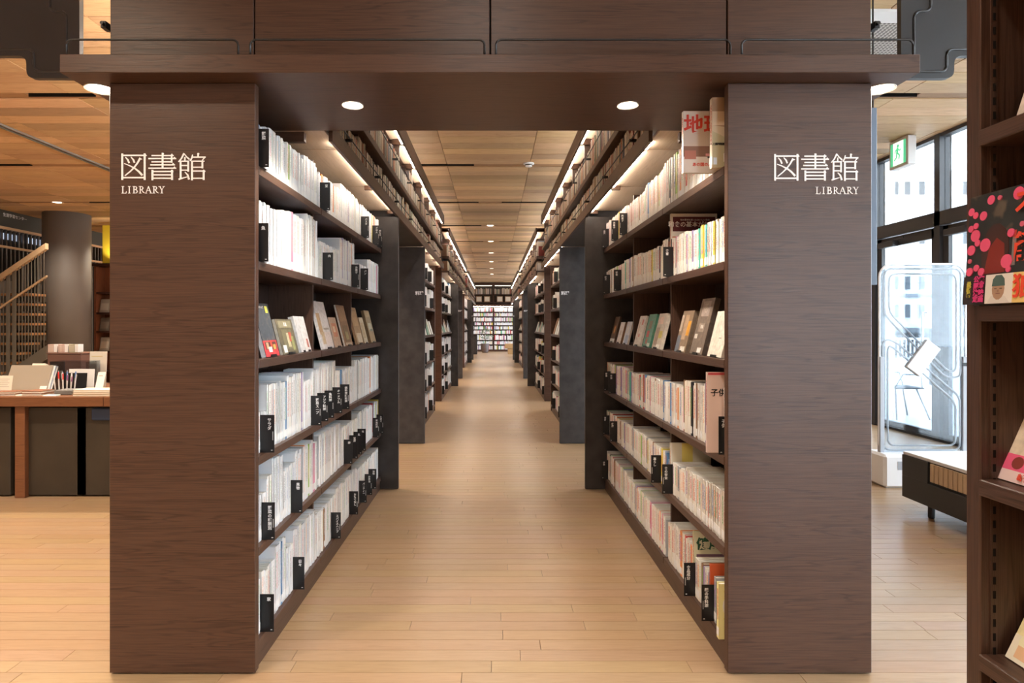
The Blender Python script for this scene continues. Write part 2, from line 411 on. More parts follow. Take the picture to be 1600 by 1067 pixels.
# ------------------------------------------------------------------ library blocks
BAY = .868
UF = {-1:.917, 1:.902}; UP = {-1:.779, 1:.752}; UO = {-1:1.478, 1:1.456}
ROWS = [1.968, 1.595, 1.210, .830, .475, .107]        # tops of the shelf boards
ROWN = ['top', 'second', 'third', 'fourth', 'fifth', 'bottom']
SIDE = {-1:'left', 1:'right'}
ST = .034; SOF = 2.276
def sb(mb, s, u0, u1, y0, y1, z0, z1, c=0): return mb.box(s*u0, s*u1, y0, y1, z0, z1, c=c)
def make_block(s, y0, front_proud, label):
    """three bays of shelving between a flush oak end panel and a proud charcoal end panel"""
    L = 2*.036 + 3*BAY; y1 = y0+L; uf, up, uo = UF[s], UP[s], UO[s]; ub = (uf+uo)/2
    t = thing('bookcase', label, 'bookcase', (s*(uf+uo)/2, y0, 0), 'bookcases lining the aisle')
    fp = (up, M['charcoal'], 2.235) if front_proud else (uf, M['oak_x'], SOF)
    rp = (uf, M['oak_x'], 2.235) if front_proud else (up, M['charcoal'], 2.235)
    z0 = .006
    pf = sb(MB(), s, fp[0], uo, y0, y0+.036, z0, fp[2], .002).build('end_panel', fp[1], t)
    sb(MB(), s, rp[0], uo, y1-.036, y1, z0, rp[2], .002).build('end_panel', rp[1], t)
    ya, yb = y0+.036, y1-.036
    sb(MB(), s, ub, ub+.02, ya, yb, 0, 2.225).build('back_panel', M['oak_in'], t)
    sb(MB(), s, uo-.03, uo-.01, ya, yb, 0, 2.225).build('outer_panel', M['oak_y'], t)
    sb(MB(), s, uf+.012, uf+.03, ya, yb, 0, ROWS[5]-ST).build('plinth', M['oak_y'], t)
    for k in range(3):
        a, b_ = ya+k*BAY, ya+(k+1)*BAY
        for r, z in enumerate(ROWS):
            u = uf + (.0 if r < 5 else .004)
            sb(MB(), s, u, ub, a+.003, b_-.003, z-ST, z, .0015).build('shelf', M['oak_y'], t)
        if k: sb(MB(), s, uf+.045, ub, a-.009, a+.009, .10, 2.225).build('divider_panel', M['oak_z'], t)
        # the cove over the top row with its strip light tucked behind the fascia
        zt = 2.282
        if front_proud or k: pass
        cv = sb(MB(), s, uf-.10, ub, a+.004, b_-.004, zt, zt+.012).build('cove_board', M['cove'], t)
        if not (k == 0 and not front_proud):
            sb(MB(), s, uf-.104, uf-.096, a+.03, b_-.05, 2.266, 2.276).build('led_strip', M['led'], cv)
            sb(MB(), s, uf-.11, uf-.05, b_-.03, b_-.004, 2.255, zt).build('strip_bracket', M['oak_x'], cv)
        else:
            sb(MB(), s, uf-.104, uf-.096, a+.72, b_-.05, 2.266, 2.276).build('led_strip', M['led'], cv)
    return t, pf
BLK_A0, BLK_B0, PERIOD = 2.34, 6.90, 8.43
LA = 2*.036+3*BAY
blocks = {}
SEQ = ['nearest the entrance', 'past the first cross aisle', 'third along the aisle', 'fourth along the aisle', 'fifth along the aisle', 'last before the end wall']
for s in (-1, 1):
    n = SIDE[s]
    a, pa = make_block(s, BLK_A0, False, 'dark oak bookcase lining the %s of the aisle, %s' % (n, SEQ[0]))
    b, pb = make_block(s, BLK_B0, True, 'dark oak bookcase lining the %s of the aisle, %s' % (n, SEQ[1]))
    xs = s*(UP[s]+.062)
    put_text('料理', .046, (xs, BLK_B0-.001, Z(458.5, BLK_B0)), pb, M['lw'], name='lettering', bold=.0012)
    blocks[s] = (a, pa)
    for j in (1, 2):
        for src, q in ((a, 0), (b, 1)):
            dup(src, (0, PERIOD*j, 0), 'dark oak bookcase lining the %s of the aisle, %s' % (n, SEQ[2*j+q]))

# upper tiers: two rows of older books over the blocks and over the cross aisles
def make_tier(s, y0, y1, label):
    up, uf, uo = UP[s], UF[s], UO[s]; ub = (uf+uo)/2
    t = thing('upper_bookcase', label, 'bookcase', (s*(up+.2), y0, 2.235), 'upper bookcases over the aisle')
    n = round((y1-y0)/.88); w = (y1-y0)/n
    P = lambda nm, m, *a, par=t, c=0: sb(MB(), s, *a, c).build(nm, m, par)
    P('fascia', M['oak_y'], up, up+.02, y0, y1, 2.235, 2.315, c=.002)
    P('bottom_panel', M['oak_y'], up+.02, ub, y0, y1, 2.297, 2.315)
    for (a, b_) in GAPS:
        if a >= y0-.1 and b_ <= y1+.1: P('soffit_panel', M['charcoal'], up+.02, uo, a, b_, 2.237, 2.296)
    P('shelf', M['oak_y'], up+.012, ub, y0, y1, 2.53, 2.575, c=.002)
    P('back_panel', M['oak_in'], ub, ub+.02, y0, y1, 2.315, 3.05)
    P('outer_panel', M['oak_y'], uo-.02, uo, y0, y1, 2.297, 3.05)
    P('top_panel', M['oak_y'], up+.02, uo, y0, y1, 3.05, 3.07)
    P('top_trim', M['oak_y'], up-.004, up+.018, y0, y1, 2.935, 3.075, c=.002)
    for yy in (y0, y1-.034): P('end_panel', M['oak_x'], uf, uo, yy, yy+.034, 2.235, 3.20, c=.002)
    for k in range(n):
        a, b_ = y0+k*w, y0+(k+1)*w
        if k: P('divider_panel', M['oak_z'], up+.06, ub, a-.009, a+.009, 2.315, 3.05)
        cv = P('cove_board', M['cove'], up+.030, up+.14, a+.02, b_-.02, 3.0, 3.01); P('bay_ceiling', M['oak_y'], up+.14, ub, a+.01, b_-.01, 3.0, 3.01)
        P('led_strip', M['led'], up+.024, up+.034, a+.05, b_-.06, 2.945, 2.955, par=cv)
        P('strip_bracket', M['oak_x'], up+.019, up+.12, b_-.035, b_-.01, 2.95, 3.0, par=cv)
    for zr, ur in ((2.365, up+.004), (2.715, up+.012)):
        MB().tube([(s*ur,y0+.02,zr),(s*ur,y1-.02,zr)], .004, 6).build('guard_rail', M['blackm'], t)
        for k in range(n):
            yy = y0+(k+.5)*w; sb(MB(), s, ur-.006, ur+.05, yy-.012, yy+.012, zr-.006, zr+.006).build('rail_bracket', M['blackm'], t)
    if s < 0: P('ceiling_fill_strip', M['fillup'], uo+.04, uo+.08, y0+.2, y1-.2, 2.86, 2.875);  # unseen glowing strip added outside the tier to brighten the left ceiling
    if s < 0: P('fill_strip_ledge', M['oak_y'], uo, uo+.10, y0+.1, y1-.1, 2.83, 2.86)  # ledge added to carry that fill strip
    P('ceiling_fill_strip', M['fillsoft'], up+.28, up+.31, y0+.3, y1-.3, 3.071, 3.083)  # unseen soft fill strip, added to lift the aisle ceiling
    return t
GAPS = [(BLK_A0+LA, BLK_B0), (BLK_A0+LA+PERIOD, BLK_B0+PERIOD), (BLK_A0+LA+2*PERIOD, BLK_B0+2*PERIOD)]
TIERS = [(2.945, 9.58), (10.77, 17.99), (19.20, 26.42)]
for s in (-1, 1):
    for k, (a, b_) in enumerate(TIERS):
        make_tier(s, a, b_, 'dark oak upper bookcase over the %s of the aisle, %s' % (SIDE[s], ('nearest the entrance','middle of three','farthest of three')[k]))

# entrance portal: deep shelf board on the two end panels, header panels above, guard rails, downlights
S0, S1 = 2.244, 2.915
por = thing('entrance_shelf', 'wide dark oak shelf board spanning the two library end panels', 'shelf', (0, S0, SOF))
bx(X(93,S0), X(1438,S0), S0, S1, SOF+.001, 2.345, c=.002).build('board', M['oak_x'], por)
for i, (a, b_) in enumerate(((104,372),(391,757),(775,1141),(1159,1427))):
    d = S0+.02; zt = Z(62, d); x0, x1 = X(a,d), X(b_,d); r = .02
    pth = [(x0,d,2.345),(x0,d,zt-r)] + [(x0+r-r*math.cos(q), d, zt-r+r*math.sin(q)) for q in (.5,1.05)] + [(x0+r,d,zt),(x1-r,d,zt)] + \
          [(x1-r+r*math.sin(q), d, zt-r+r*math.cos(q)) for q in (.5,1.05)] + [(x1,d,zt-r),(x1,d,2.345)]
    MB().tube(pth, .0042, 8).build('guard_rail', M['blackm'], por, smooth=True)
hd = thing('header_wall', 'tall dark oak header of four panels above the entrance shelf', 'wall panel', (0, 2.34, 2.346))
D0 = 2.34
for a, b_ in ((171,397.3),(397.3,766),(766,1136),(1136,1362)):
    bx(X(a,D0)+.003, X(b_,D0)-.003, D0, D0+.03, 2.346, 3.3, c=.0015).build('panel', M['oak_x'], hd)
bx(X(171,D0)+.01, X(1362,D0)-.01, D0+.031, S1-.02, 2.346, 3.3).build('core', M['dark'], hd)
for px, w in ((551,'left'),(981,'right')):
    d = .932*F/(VY-164.5) ; downlight((X(px,d), d, SOF+.001), .036, 'bright downlight in the entrance soffit, %s of the two between the panels' % w, 60, 'downlights under the entrance shelf', 130)
for px, w in ((157,'left'),(1375,'right')):
    d = 2.40; downlight((X(px,d), d, SOF+.001), .045, 'bright downlight under the %s overhanging end of the entrance shelf' % w, 40, 'downlights under the entrance shelf', 150)

# lettering on the two end panels (traced stroke by stroke)
def strokes(x0, y0, latin_x, latin_y):
    S = []
    def V(x,a,b,w=26): S.append([(x,a),(x,b),w,w])
    def Hh(a,b,y,w=20): S.append([(a,y),(b,y),w,w])
    def Ln(*p): S.append(p)
    T = []
    V(160,150,560,28); Hh(150,520,178,22); V(510,150,560,28); Hh(160,510,525,22); T.append([(496,146),(512,146),(546,184),(520,190)])
    def P(pts, ws):
        for i in range(len(pts)-1): S.append([pts[i], pts[i+1], ws[i], ws[i+1]])
    P([(210,206),(245,245),(268,296)],[12,24,24]); P([(296,203),(333,245),(350,290)],[12,24,24])
    P([(440,220),(395,300),(345,368),(280,432),(203,494)],[28,24,22,18,16]); T.append([(425,208),(476,236),(450,244)])
    P([(193,305),(270,335),(350,375),(420,430),(472,488)],[12,18,22,28,32])
    for a,b,y in ((620,960,180),(570,1000,228),(620,940,278),(600,980,325),(570,1000,378)): Hh(a,b,y)
    V(790,140,380,26); V(932,170,290,24); V(632,405,565,28); V(938,405,560,28)
    for y in (430,482,535): Hh(632,945,y,20)
    for x,y in ((962,186),(1002,234),(982,331),(1002,384),(962,436)): T.append([(x-48,y-12),(x-26,y-36),(x,y-2),(x-8,y+4)])
    T.append([(778,140),(812,148),(800,166)])
    P([(1125,145),(1085,225),(1040,278)],[24,20,16]); P([(1128,152),(1165,200),(1208,238)],[12,18,24]); V(1138,205,262,20)
    Hh(1070,1200,268,18); V(1072,262,540); V(1190,262,430); Hh(1072,1190,335,18); Hh(1072,1190,408,18)
    P([(1043,552),(1100,535),(1168,515)],[26,18,12]); P([(1140,438),(1180,480),(1202,552)],[12,24,30])
    V(1345,142,200,24); Hh(1255,1460,205); P([(1258,168),(1245,220),(1222,262)],[14,20,24]); P([(1452,200),(1430,230),(1408,258)],[24,16,10])
    V(1250,265,565,28); Hh(1250,1440,268,18); V(1412,268,380); Hh(1250,1412,362,18); Hh(1250,1450,422,20); V(1432,415,560,28); Hh(1250,1432,535,18)
    T.append([(1412,414),(1434,398),(1462,430),(1440,436)]); T.append([(1334,142),(1368,150),(1354,166)])
    # LIBRARY in roman capitals
    lx, ly = latin_x, latin_y
    def LV(x,w=13): S.append([(lx+x,ly),(lx+x,ly+106),w,w]); sf(x,0); sf(x,106)
    def sf(x,y,w=38): S.append([(lx+x-w/2,ly+y),(lx+x+w/2,ly+y),6,6])
    def LP(pts,ws): P([(lx+a,ly+b) for a,b in pts], ws)
    LV(26); LP([(20,106),(76,106),(82,78)],[7,9,4])
    LV(128)
    LV(200); LP([(200,1),(232,4),(243,24),(232,46),(200,50)],[7,10,14,10,6]); LP([(200,50),(240,54),(254,78),(240,102),(200,106)],[6,10,15,10,7])
    def Rr(o): LV(o); LP([(o,1),(o+32,4),(o+44,26),(o+30,50),(o,54)],[7,10,14,10,6]); LP([(o+20,54),(o+52,94),(o+78,106)],[11,14,5])
    Rr(298)
    LP([(386,106),(426,0)],[6,6]); LP([(426,0),(466,106)],[13,14]); LP([(402,66),(450,66)],[6,6]); sf(388,106,30); sf(468,106,38)
    Rr(512)
    LP([(604,2),(636,56)],[14,13]); LP([(666,2),(636,56)],[6,6]); LP([(636,56),(636,106)],[13,13]); sf(602,1,34); sf(664,1,30); sf(636,106,36)
    mb = MB(); d = D0-.0012
    def wp(p): return (X(x0+p[0]/10, d), Z(y0+p[1]/10, d))
    def fan(poly):
        pts = [wp(p) for p in poly]; mb.prism(pts, d-.0006-R.uniform(0,.0003), d+.0012)
    for a, b_, w0, w1 in S:
        dx, dy = b_[0]-a[0], b_[1]-a[1]; l = math.hypot(dx,dy) or 1; nx, ny = -dy/l, dx/l; ex, ey = dx/l*2, dy/l*2
        fan([(a[0]-ex+nx*w0/2,a[1]-ey+ny*w0/2),(b_[0]+ex+nx*w1/2,b_[1]+ey+ny*w1/2),(b_[0]+ex-nx*w1/2,b_[1]+ey-ny*w1/2),(a[0]-ex-nx*w0/2,a[1]-ey-ny*w0/2)])
    for t in T: fan(t)
    return mb
strokes(175,225,142,662).build('lettering', M['letter'], blocks[-1][1])
strokes(1195,226,788,662).build('lettering', M['letter'], blocks[1][1])

# ------------------------------------------------------------------ books
WHT = [(.86,.86,.88),(.90,.90,.90),(.80,.83,.86),(.88,.86,.82),(.76,.78,.81),(.84,.86,.9)]
CRM = [(.84,.79,.70),(.88,.84,.77),(.80,.74,.66),(.86,.82,.78),(.90,.88,.84)]
ACC = {'teal':(.10,.48,.38),'pink':(.74,.32,.46),'red':(.60,.06,.06),'yellow':(.80,.66,.12),'green':(.34,.54,.12),'black':(.03,.03,.04),
       'purple':(.30,.24,.48),'orange':(.80,.28,.08),'brown':(.30,.16,.08),'blue':(.12,.26,.48),'grey':(.42,.43,.45)}
INK = {'black':(.04,.04,.05),'red':(.62,.04,.04),'orange':(.80,.22,.04),'green':(.10,.38,.10),'blue':(.08,.18,.48),'brown':(.34,.17,.08),'purple':(.30,.14,.42),'grey':(.30,.30,.33)}
OLD = [(.62,.56,.48),(.70,.64,.58),(.66,.58,.5),(.5,.38,.28),(.22,.12,.07),(.33,.19,.10),(.42,.29,.17),(.30,.06,.05),(.17,.16,.12),(.30,.29,.20),(.55,.45,.32),(.62,.57,.48),(.07,.06,.06),(.22,.26,.22),(.46,.17,.10),(.2,.22,.27)]
def pick(side):
    pal = WHT if side < 0 else CRM
    p = R.random()
    if p < (.93 if side < 0 else .80):
        i = R.randrange(len(pal)); c = pal[i]; nm = 'white' if side < 0 else 'cream'
    else: nm = R.choice(list(ACC)); c = ACC[nm]
    ink = R.choice(list(INK)+['red','orange','red','orange']) if side > 0 else R.choice(['black','black','grey','red','green','blue','orange','brown'])
    return nm, c, ink
# ground plan: a book is (side, row, d, thickness, height, depth, proud, name, colour, ink); its spine faces the aisle
HT = {(-1,0):[(2.38,.18),(2.5,.208),(3.0,.225),(3.25,.205),(3.7,.25),(4.2,.235)],
      (-1,1):[(2.38,.25),(2.7,.275),(3.05,.312),(3.25,.205),(3.7,.295),(4.12,.18),(4.5,.245)],
      (-1,3):[(2.38,.165),(2.52,.265),(2.75,.285),(3.0,.235),(3.15,.29),(3.3,.305),(3.6,.24),(4.12,.275)],
      (-1,4):[(2.38,.19),(2.5,.24),(2.58,.298),(2.7,.225),(2.85,.27),(3.15,.25),(3.25,.275),(3.7,.235),(4.2,.262)],
      (-1,5):[(2.38,.235),(2.6,.285),(2.75,.22),(2.85,.27),(3.2,.235),(3.6,.262),(4.2,.24)],
      (1,0):[(2.38,.2),(2.9,.25),(3.3,.225),(3.7,.198),(4.2,.21)],
      (1,1):[(2.38,.19),(2.9,.2),(3.16,.21),(3.3,.19),(3.8,.205),(4.3,.19)],
      (1,3):[(2.44,.262),(2.7,.25),(2.95,.215),(3.3,.21),(3.8,.2),(4.2,.215)],
      (1,4):[(2.38,.2),(2.6,.19),(2.9,.165),(3.12,.16),(3.25,.195),(3.8,.19),(4.2,.18)],
      (1,5):[(2.38,.19),(2.56,.175),(2.62,.18),(2.8,.225),(3.1,.205),(3.4,.2),(4.2,.215)]}
DIV = {(-1,0):[2.40,3.30,4.33,4.72,4.86],(-1,1):[2.395,3.36,4.02,4.3],(-1,3):[2.46,3.13,3.26,3.38,3.56,3.74],
       (-1,4):[2.465,2.82,3.82,3.97,4.10,4.22,4.72,4.9],(-1,5):[2.455,2.85,3.53,3.98,4.25,4.44,4.6],
       (1,0):[4.2,4.49,4.88],(1,1):[3.12,4.4,4.83],(1,3):[2.42,4.6,4.8],(1,4):[3.14,3.36,4.55,4.85],(1,5):[2.545,2.78,4.9]}
DTXT = {(-1,0):['野菜','豆','パスタ','ごはん','粉もの'],(-1,1):['魚','肉','お菓子','パン'],(-1,3):['サラダ','野菜スープ','アジア料理','魚料理','オードブル','鍋料理 麺料理'],
        (-1,4):['野菜の種類別','果物','卵','豆腐','乳','米','時短料理','保存食'],(-1,5):['家','日々','スパイスハーブ','おもてなし','パーティー','お弁当','漬物'],
        (1,0):['和菓子','洋菓子','お茶'],(1,1):['食育','栄養','献立'],(1,3):['子供','手芸','家事'],(1,4):['食の安全','暮らし','健康','家計'],(1,5):['親の手料理','食品成分','掃除']}
SPECIAL = {}   # (side,row) -> list of (d, thickness, height, depth, proud, key)
SPECIAL[(1,0)] = [(2.40,.03,.276,.20,.060,'photo'),(2.485,.022,.252,.26,.148,'earth')]
SPECIAL[(1,1)] = [(3.165,.02,.332,.24,.0,'washoku')]
SPECIAL[(1,3)] = [(2.455,.014,.325,.22,.062,'kids')]
SPECIAL[(1,4)] = [(3.17,.018,.255,.21,.0,'yellowflower')]
SPECIAL[(1,5)] = [(2.80,.02,.285,.22,.0,'health'),(2.555,.012,.232,.2,.012,'living'),(2.395,.024,.218,.19,.036,'yellowbook')]
YA, YE = BLK_A0+.036, BLK_A0+LA-.036
plan = []; row_n = {}
def hgt(tab, d):
    h = tab[0][1]
    for a, v in tab:
        if d >= a: h = v
    return h
for s in (-1, 1):
    for r in (0,1,3,4,5):
        y = YA+.004; sp = sorted(SPECIAL.get((s,r), [])); dv = sorted(DIV[(s,r)])
        lim = ((ROWS[r-1]-ST-ROWS[r]) if r else SOF-.008-ROWS[0]) - .012
        while y < YE-.012:
            if sp and y+.012 > sp[0][0]-.006:
                d, t, h, dep, proud, key = sp.pop(0); y = max(y, d)
                plan.append([s,r,y,t,min(h,lim+.004),dep,proud,key,None,None]); y += t+.0008; continue
            t = R.choice((.010,.012,.014,.016,.018,.021,.024,.028))*(1.08 if s < 0 else .98)
            nxt = [q for q in dv if q+.004 > y]
            if nxt and y < nxt[0]+.004 and y+t > nxt[0]-.004:
                room = nxt[0]-.004-y
                if room > .008: t = room
                else: y = nxt[0]+.0045; continue
            if sp and y+t > sp[0][0]: t = max(.006, sp[0][0]-y-.0005)
            kb = min(2, int((y-YA)/BAY)); edge = YA+(kb+1)*BAY-.011
            if y+t > edge:
                if edge-y > .009: t = edge-y
                else: y = YA+(kb+1)*BAY+.0105; continue
            h = min(lim, hgt(HT[(s,r)], y) * R.choice((1,1,1,.985,.97,.94,1.012)))
            nm, c, ink = pick(s)
            plan.append([s,r,y,t,h,R.uniform(.145,.2),R.choice((0,0,.002,-.004,-.002)),nm,c,ink]); y += t+.0006
def spine_u(s): return UF[s]+.022
def px_area(p):
    s, r, d, t, h = p[:5]; u = spine_u(s)
    return u*F*t/d**2 * h*F/d
std = [p for p in plan if p[8] is not None]; std.sort(key=px_area, reverse=True)
N_BOOKS = 262
single = set(id(p) for p in std[:N_BOOKS])
COVC = {'photo':(.72,.64,.52),'earth':(.80,.74,.70),'washoku':(.82,.76,.68),'kids':(.88,.68,.61),'yellowflower':(.85,.8,.66),'health':(.70,.68,.42),'living':(.72,.14,.05),'yellowbook':(.85,.78,.36)}
PAGE = (.80,.79,.76)
def soft(s, c): return tuple(v*.55+.4 for v in c) if s < 0 else c
def size_word(h): return 'tall' if h > .262 else ('small' if h < .2 else 'slim')
def stand(mb, s, y, t, z, h, dep, u, c, ink, label=True):
    """a standing book for the far shelves: spine, boards, pages and call-number label"""
    xa, xb = s*u, s*(u+dep); y1 = y+t
    if xa > xb: xs = (xb, xa)
    else: xs = (xa, xb)
    vs = [(xa,y,z),(xb,y,z),(xb,y1,z),(xa,y1,z),(xa,y,z+h),(xb,y,z+h),(xb,y1,z+h),(xa,y1,z+h)]
    sp = (0,3,7,4); fr = (0,1,5,4); bk = (3,2,6,7)
    if s < 0: sp = sp   # facing +x
    fs = [sp if s < 0 else (0,4,7,3), (0,4,5,1) if s < 0 else (0,1,5,4), (3,2,6,7) if s < 0 else (3,7,6,2)]
    mb.quadset(vs, fs, c, ink, None, [[(0,0),(1,0),(1,1),(0,1)] if s < 0 else [(0,0),(0,1),(1,1),(1,0)], None, None])
    mb.quadset([(p[0],p[1],p[2]-.002) for p in vs[4:]], [(0,1,2,3) if s > 0 else (3,2,1,0)], PAGE, PAGE)
    if label:
        e = -.0006*s; lw = (.86,.86,.86) if s < 0 else (.84,.80,.74)
        mb.quadset([(xa+e,y+.0005,z+.012),(xa+e,y1-.0005,z+.012),(xa+e,y1-.0005,z+.042),(xa+e,y+.0005,z+.042)], [(0,1,2,3) if s < 0 else (3,2,1,0)], lw, lw)
far = MB(); cnt = {}
def art(o_parent, patches, w, h, rev=False):
    pass
for p in plan:
    s, r, d, t, h, dep, proud, nm, c, ink = p
    z = ROWS[r]; u = spine_u(s)-proud
    key = (s,r); cnt[key] = cnt.get(key,0)+1
    if c is not None and id(p) not in single:
        stand(far, s, d, t, z, h, dep, u, c, soft(s, INK[ink])); continue
    col = c or COVC[nm]; ik = soft(s, INK[ink]) if ink else (.5,.1,.08)
    off = (s*(u+dep/2), d+t/2, z); e = .0013
    xa, xb = s*u, s*(u+dep)
    mb = MB(); bt = min(.0025, t*.2)
    sgn = s
    # spine
    xs0, xs1 = (xa, xa+s*.003)
    q = [(xa,d,z),(xa,d+t,z),(xa,d+t,z+h),(xa,d,z+h)]
    mb.quadset(q, [(0,1,2,3) if s < 0 else (3,2,1,0)], col, ik, None, [[(0,0),(1,0),(1,1),(0,1)] if s < 0 else [(0,1),(1,1),(1,0),(0,0)]])
    mb.quadset([(xa+s*.003,d+bt,z),(xa+s*.003,d+t-bt,z),(xa+s*.003,d+t-bt,z+h),(xa+s*.003,d+bt,z+h)], [(3,2,1,0) if s < 0 else (0,1,2,3)], col, col)
    for ya, yb in ((d,d+bt),(d+t-bt,d+t)): mb.box(xa, xb, ya, yb, z, z+h, col=col)
    mb.k = [k if i < 4 else mb.c[i] for i, k in enumerate(mb.k)]
    mb.box(xa, xa+s*.003, d+bt, d+t-bt, z+h-.001, z+h, col=col)
    mb.hasink = True
    o = mb.build('book', M['book'], None, off)
    if c is not None:
        lb = '%s %s book with %s title, %s from front on %s %s shelf' % (size_word(h), nm, ink, ordinal(cnt[key]), SIDE[s], ROWN[r])
        grp = 'books on the %s shelf, %s side' % (ROWN[r], SIDE[s])
    else:
        lb = {'photo':'tall tan photo-covered book jutting out at the front of the right top shelf','earth':'cream book with big red title jutting over the right top shelf',
              'washoku':'tall cookbook with white title on a maroon band, right second shelf','kids':'pale pink book with black title first on the right fourth shelf',
              'yellowflower':'tall cream book with yellow stripe behind shorter books, right fifth shelf','health':'yellow-green book with dark green title on the right bottom shelf',
              'living':'orange-red book with white title near front of right bottom shelf','yellowbook':'pale yellow book with white circle, front of the right bottom shelf'}[nm]
        grp = 'books whose covers face the entrance'
    tag(o, lb, 'book', grp)
    bx(xa+s*.004, xb-s*.004, d+bt, d+t-bt, z+.003, z+h-.004).build('pages', M['paper'], o)
    if c is not None or nm in ('photo','yellowbook'):
        bx(xa-s*.0007, xa+s*.001, d+.0004, d+t-.0004, z+.012, z+.044).build('call_number_label', M['lw'], o)
    if c is None:   # printed front covers (facing the entrance, -Y)
        pr = MB(); yy = d-.0004
        def patch(f0,f1,g0,g1,colr,lift=0): pr.box(xa+s*dep*f0, xa+s*dep*f1, yy-lift, d+.0002, z+h*g0, z+h*g1, col=colr)
        if nm == 'earth':
            patch(.0,1,.26,.43,(.28,.16,.12)); patch(.02,.2,.22,.36,(.5,.2,.15),.0002); patch(.35,.6,.27,.31,(.75,.35,.35),.0003); patch(.38,.58,.235,.262,(.1,.1,.1),.0003)
            pr.build('printed_cover', M['print'], o)
            put_text('地球', .082, (xa+s*.083, yy-.0006, z+h*.76), o, mat('red_ink',(.72,.06,.03)), bold=.002)
            put_text('あの国の人々', .016, (xa+s*.085, yy-.0006, z+h*.13), o, mat('red_ink_small',(.72,.08,.05)), bold=.0004)
        elif nm == 'photo':
            patch(0,.45,.0,.52,(.52,.47,.30)); patch(0,.45,.52,1,(.42,.28,.18)); patch(.0,.45,.6,.8,(.74,.60,.45),.0002); patch(.02,.09,.04,.14,(.75,.85,.95),.0003); patch(.22,.34,.08,.2,(.85,.8,.75),.0002)
            pr.prism([(xa+s*.0,z+h*.52),(xa+s*dep*.45,z+h*.36),(xa+s*dep*.45,z+h*.56),(xa,z+h*.6)], yy-.0002, d, col=(.66,.55,.40)); pr.build('printed_cover', M['print'], o)
            for i, tx in enumerate(('人と暮\nらしの','世界を\n歩いた','写真の\n記録集')): put_text(tx.replace('\n',''), .011, (xa+s*(.022+.018*i), yy-.0006, z+h*.33), o, M['black'], line=1)
        elif nm == 'washoku':
            patch(.04,.96,.72,.95,(.11,.02,.025)); patch(0,.3,0,.6,(.05,.04,.05)); patch(.03,.3,.52,.64,(.6,.2,.12),.0002); pr.build('printed_cover', M['print'], o)
            put_text('和食の基本がわかる', .031, (xa+s*dep*.52, yy-.0006, z+h*.825), o, M['letter'], bold=.0006)
            put_text('旬の素材を使ったおいしい和食', .011, (xa+s*dep*.52, yy-.0006, z+h*.90), o, M['letter'])
        elif nm == 'kids':
            patch(.02,1,.965,.995,(.72,.12,.14)); pr.build('printed_cover', M['print'], o)
            put_text('子供服', .032, (xa+s*.062, yy-.0006, z+h*.74), o, M['black'], bold=.0006)
        elif nm == 'yellowflower':
            patch(.28,.55,.3,1,(.86,.72,.2)); patch(0,.04,0,1,(.9,.87,.8),.0002); pr.build('printed_cover', M['print'], o)
        elif nm == 'health':
            patch(0,1,.45,1,(.80,.78,.58)); patch(.05,.95,.60,.645,(.25,.14,.2),.0002); pr.build('printed_cover', M['print'], o)
            put_text('健康食', .058, (xa+s*dep*.44, yy-.0006, z+h*.80), o, mat('green_ink',(.02,.10,.05)), bold=.0018)
            put_text('食の基礎知識', .017, (xa+s*dep*.55, yy-.0006, z+h*.51), o, M['black'])
        elif nm == 'living':
            pr.prism([(xa+s*dep*.35,z+h),(xa+s*dep*.9,z+h),(xa+s*dep*.9,z+h*.7)], yy, d, col=(.85,.45,.2)); pr.build('printed_cover', M['print'], o)
            put_text('暮らし', .03, (xa+s*dep*.42, yy-.0006, z+h*.66), o, M['letter'], bold=.0006)
        elif nm == 'yellowbook':
            n = 20; pr.prism([(xa+s*(.06+.045*math.cos(2*PI*k/n)), z+h*.6+.055*math.sin(2*PI*k/n)) for k in range(n)], yy, d, col=(.9,.88,.82))
            for f, g in ((.1,.85),(.13,.62),(.1,.36),(.14,.2)): patch(f,f+.04,g,g+.03,(.80,.70,.22))
            pr.build('printed_cover', M['print'], o)

# black section dividers standing proud of the spines, white lettering towards the entrance
def divider_sign(s, r, d, text, label):
    u0, u1 = UF[s]-.031, UF[s]+.046
    if s > 0 and r == 3 and d < 2.5: u0, u1 = UF[s]-.006, UF[s]+.06
    z = ROWS[r]; off = (s*(u0+u1)/2, d, z)
    h = .152
    mb = MB(); mb.box(s*u0, s*u1, d-.0015, d+.0015, z-.012 if False else z, z+h, c=.0006); mb.box(s*(u0+.022), s*u1, d, d+.05, z, z+.0012)
    o = mb.build('section_divider', M['black'], None, off); tag(o, label, 'section divider', 'black dividers between the books')
    if text:
        vt = '\n'.join(text.replace(' ','')); n = len(text.replace(' ','')); sz = min(.0165, .105/n)
        put_text(vt, sz, (s*(u0+.020), d-.002, z+h-.012-n*sz*.52), o, M['lw'], line=1.0, bold=.0003)
        bx(s*(u0+.010)-.0035, s*(u0+.010)+.0035, d-.0021, d-.0014, z+.008, z+.011).build('code_mark', M['lw'], o)
        if n > 2: bx(s*(u0+.006)-.0008, s*(u0+.006)+.0008, d-.0021, d-.0014, z+.05, z+.085).build('small_print', M['lw'], o)
    return o
proto = {}
for (s,r), ds in DIV.items():
    for i, d in enumerate(ds):
        tx = DTXT[(s,r)][i]
        o = divider_sign(s, r, d, tx, 'black section divider lettered %s, %s on the %s %s shelf' % (tx.replace(' ',''), ordinal(i+1), SIDE[s], ROWN[r]))
        proto.setdefault(s, o)

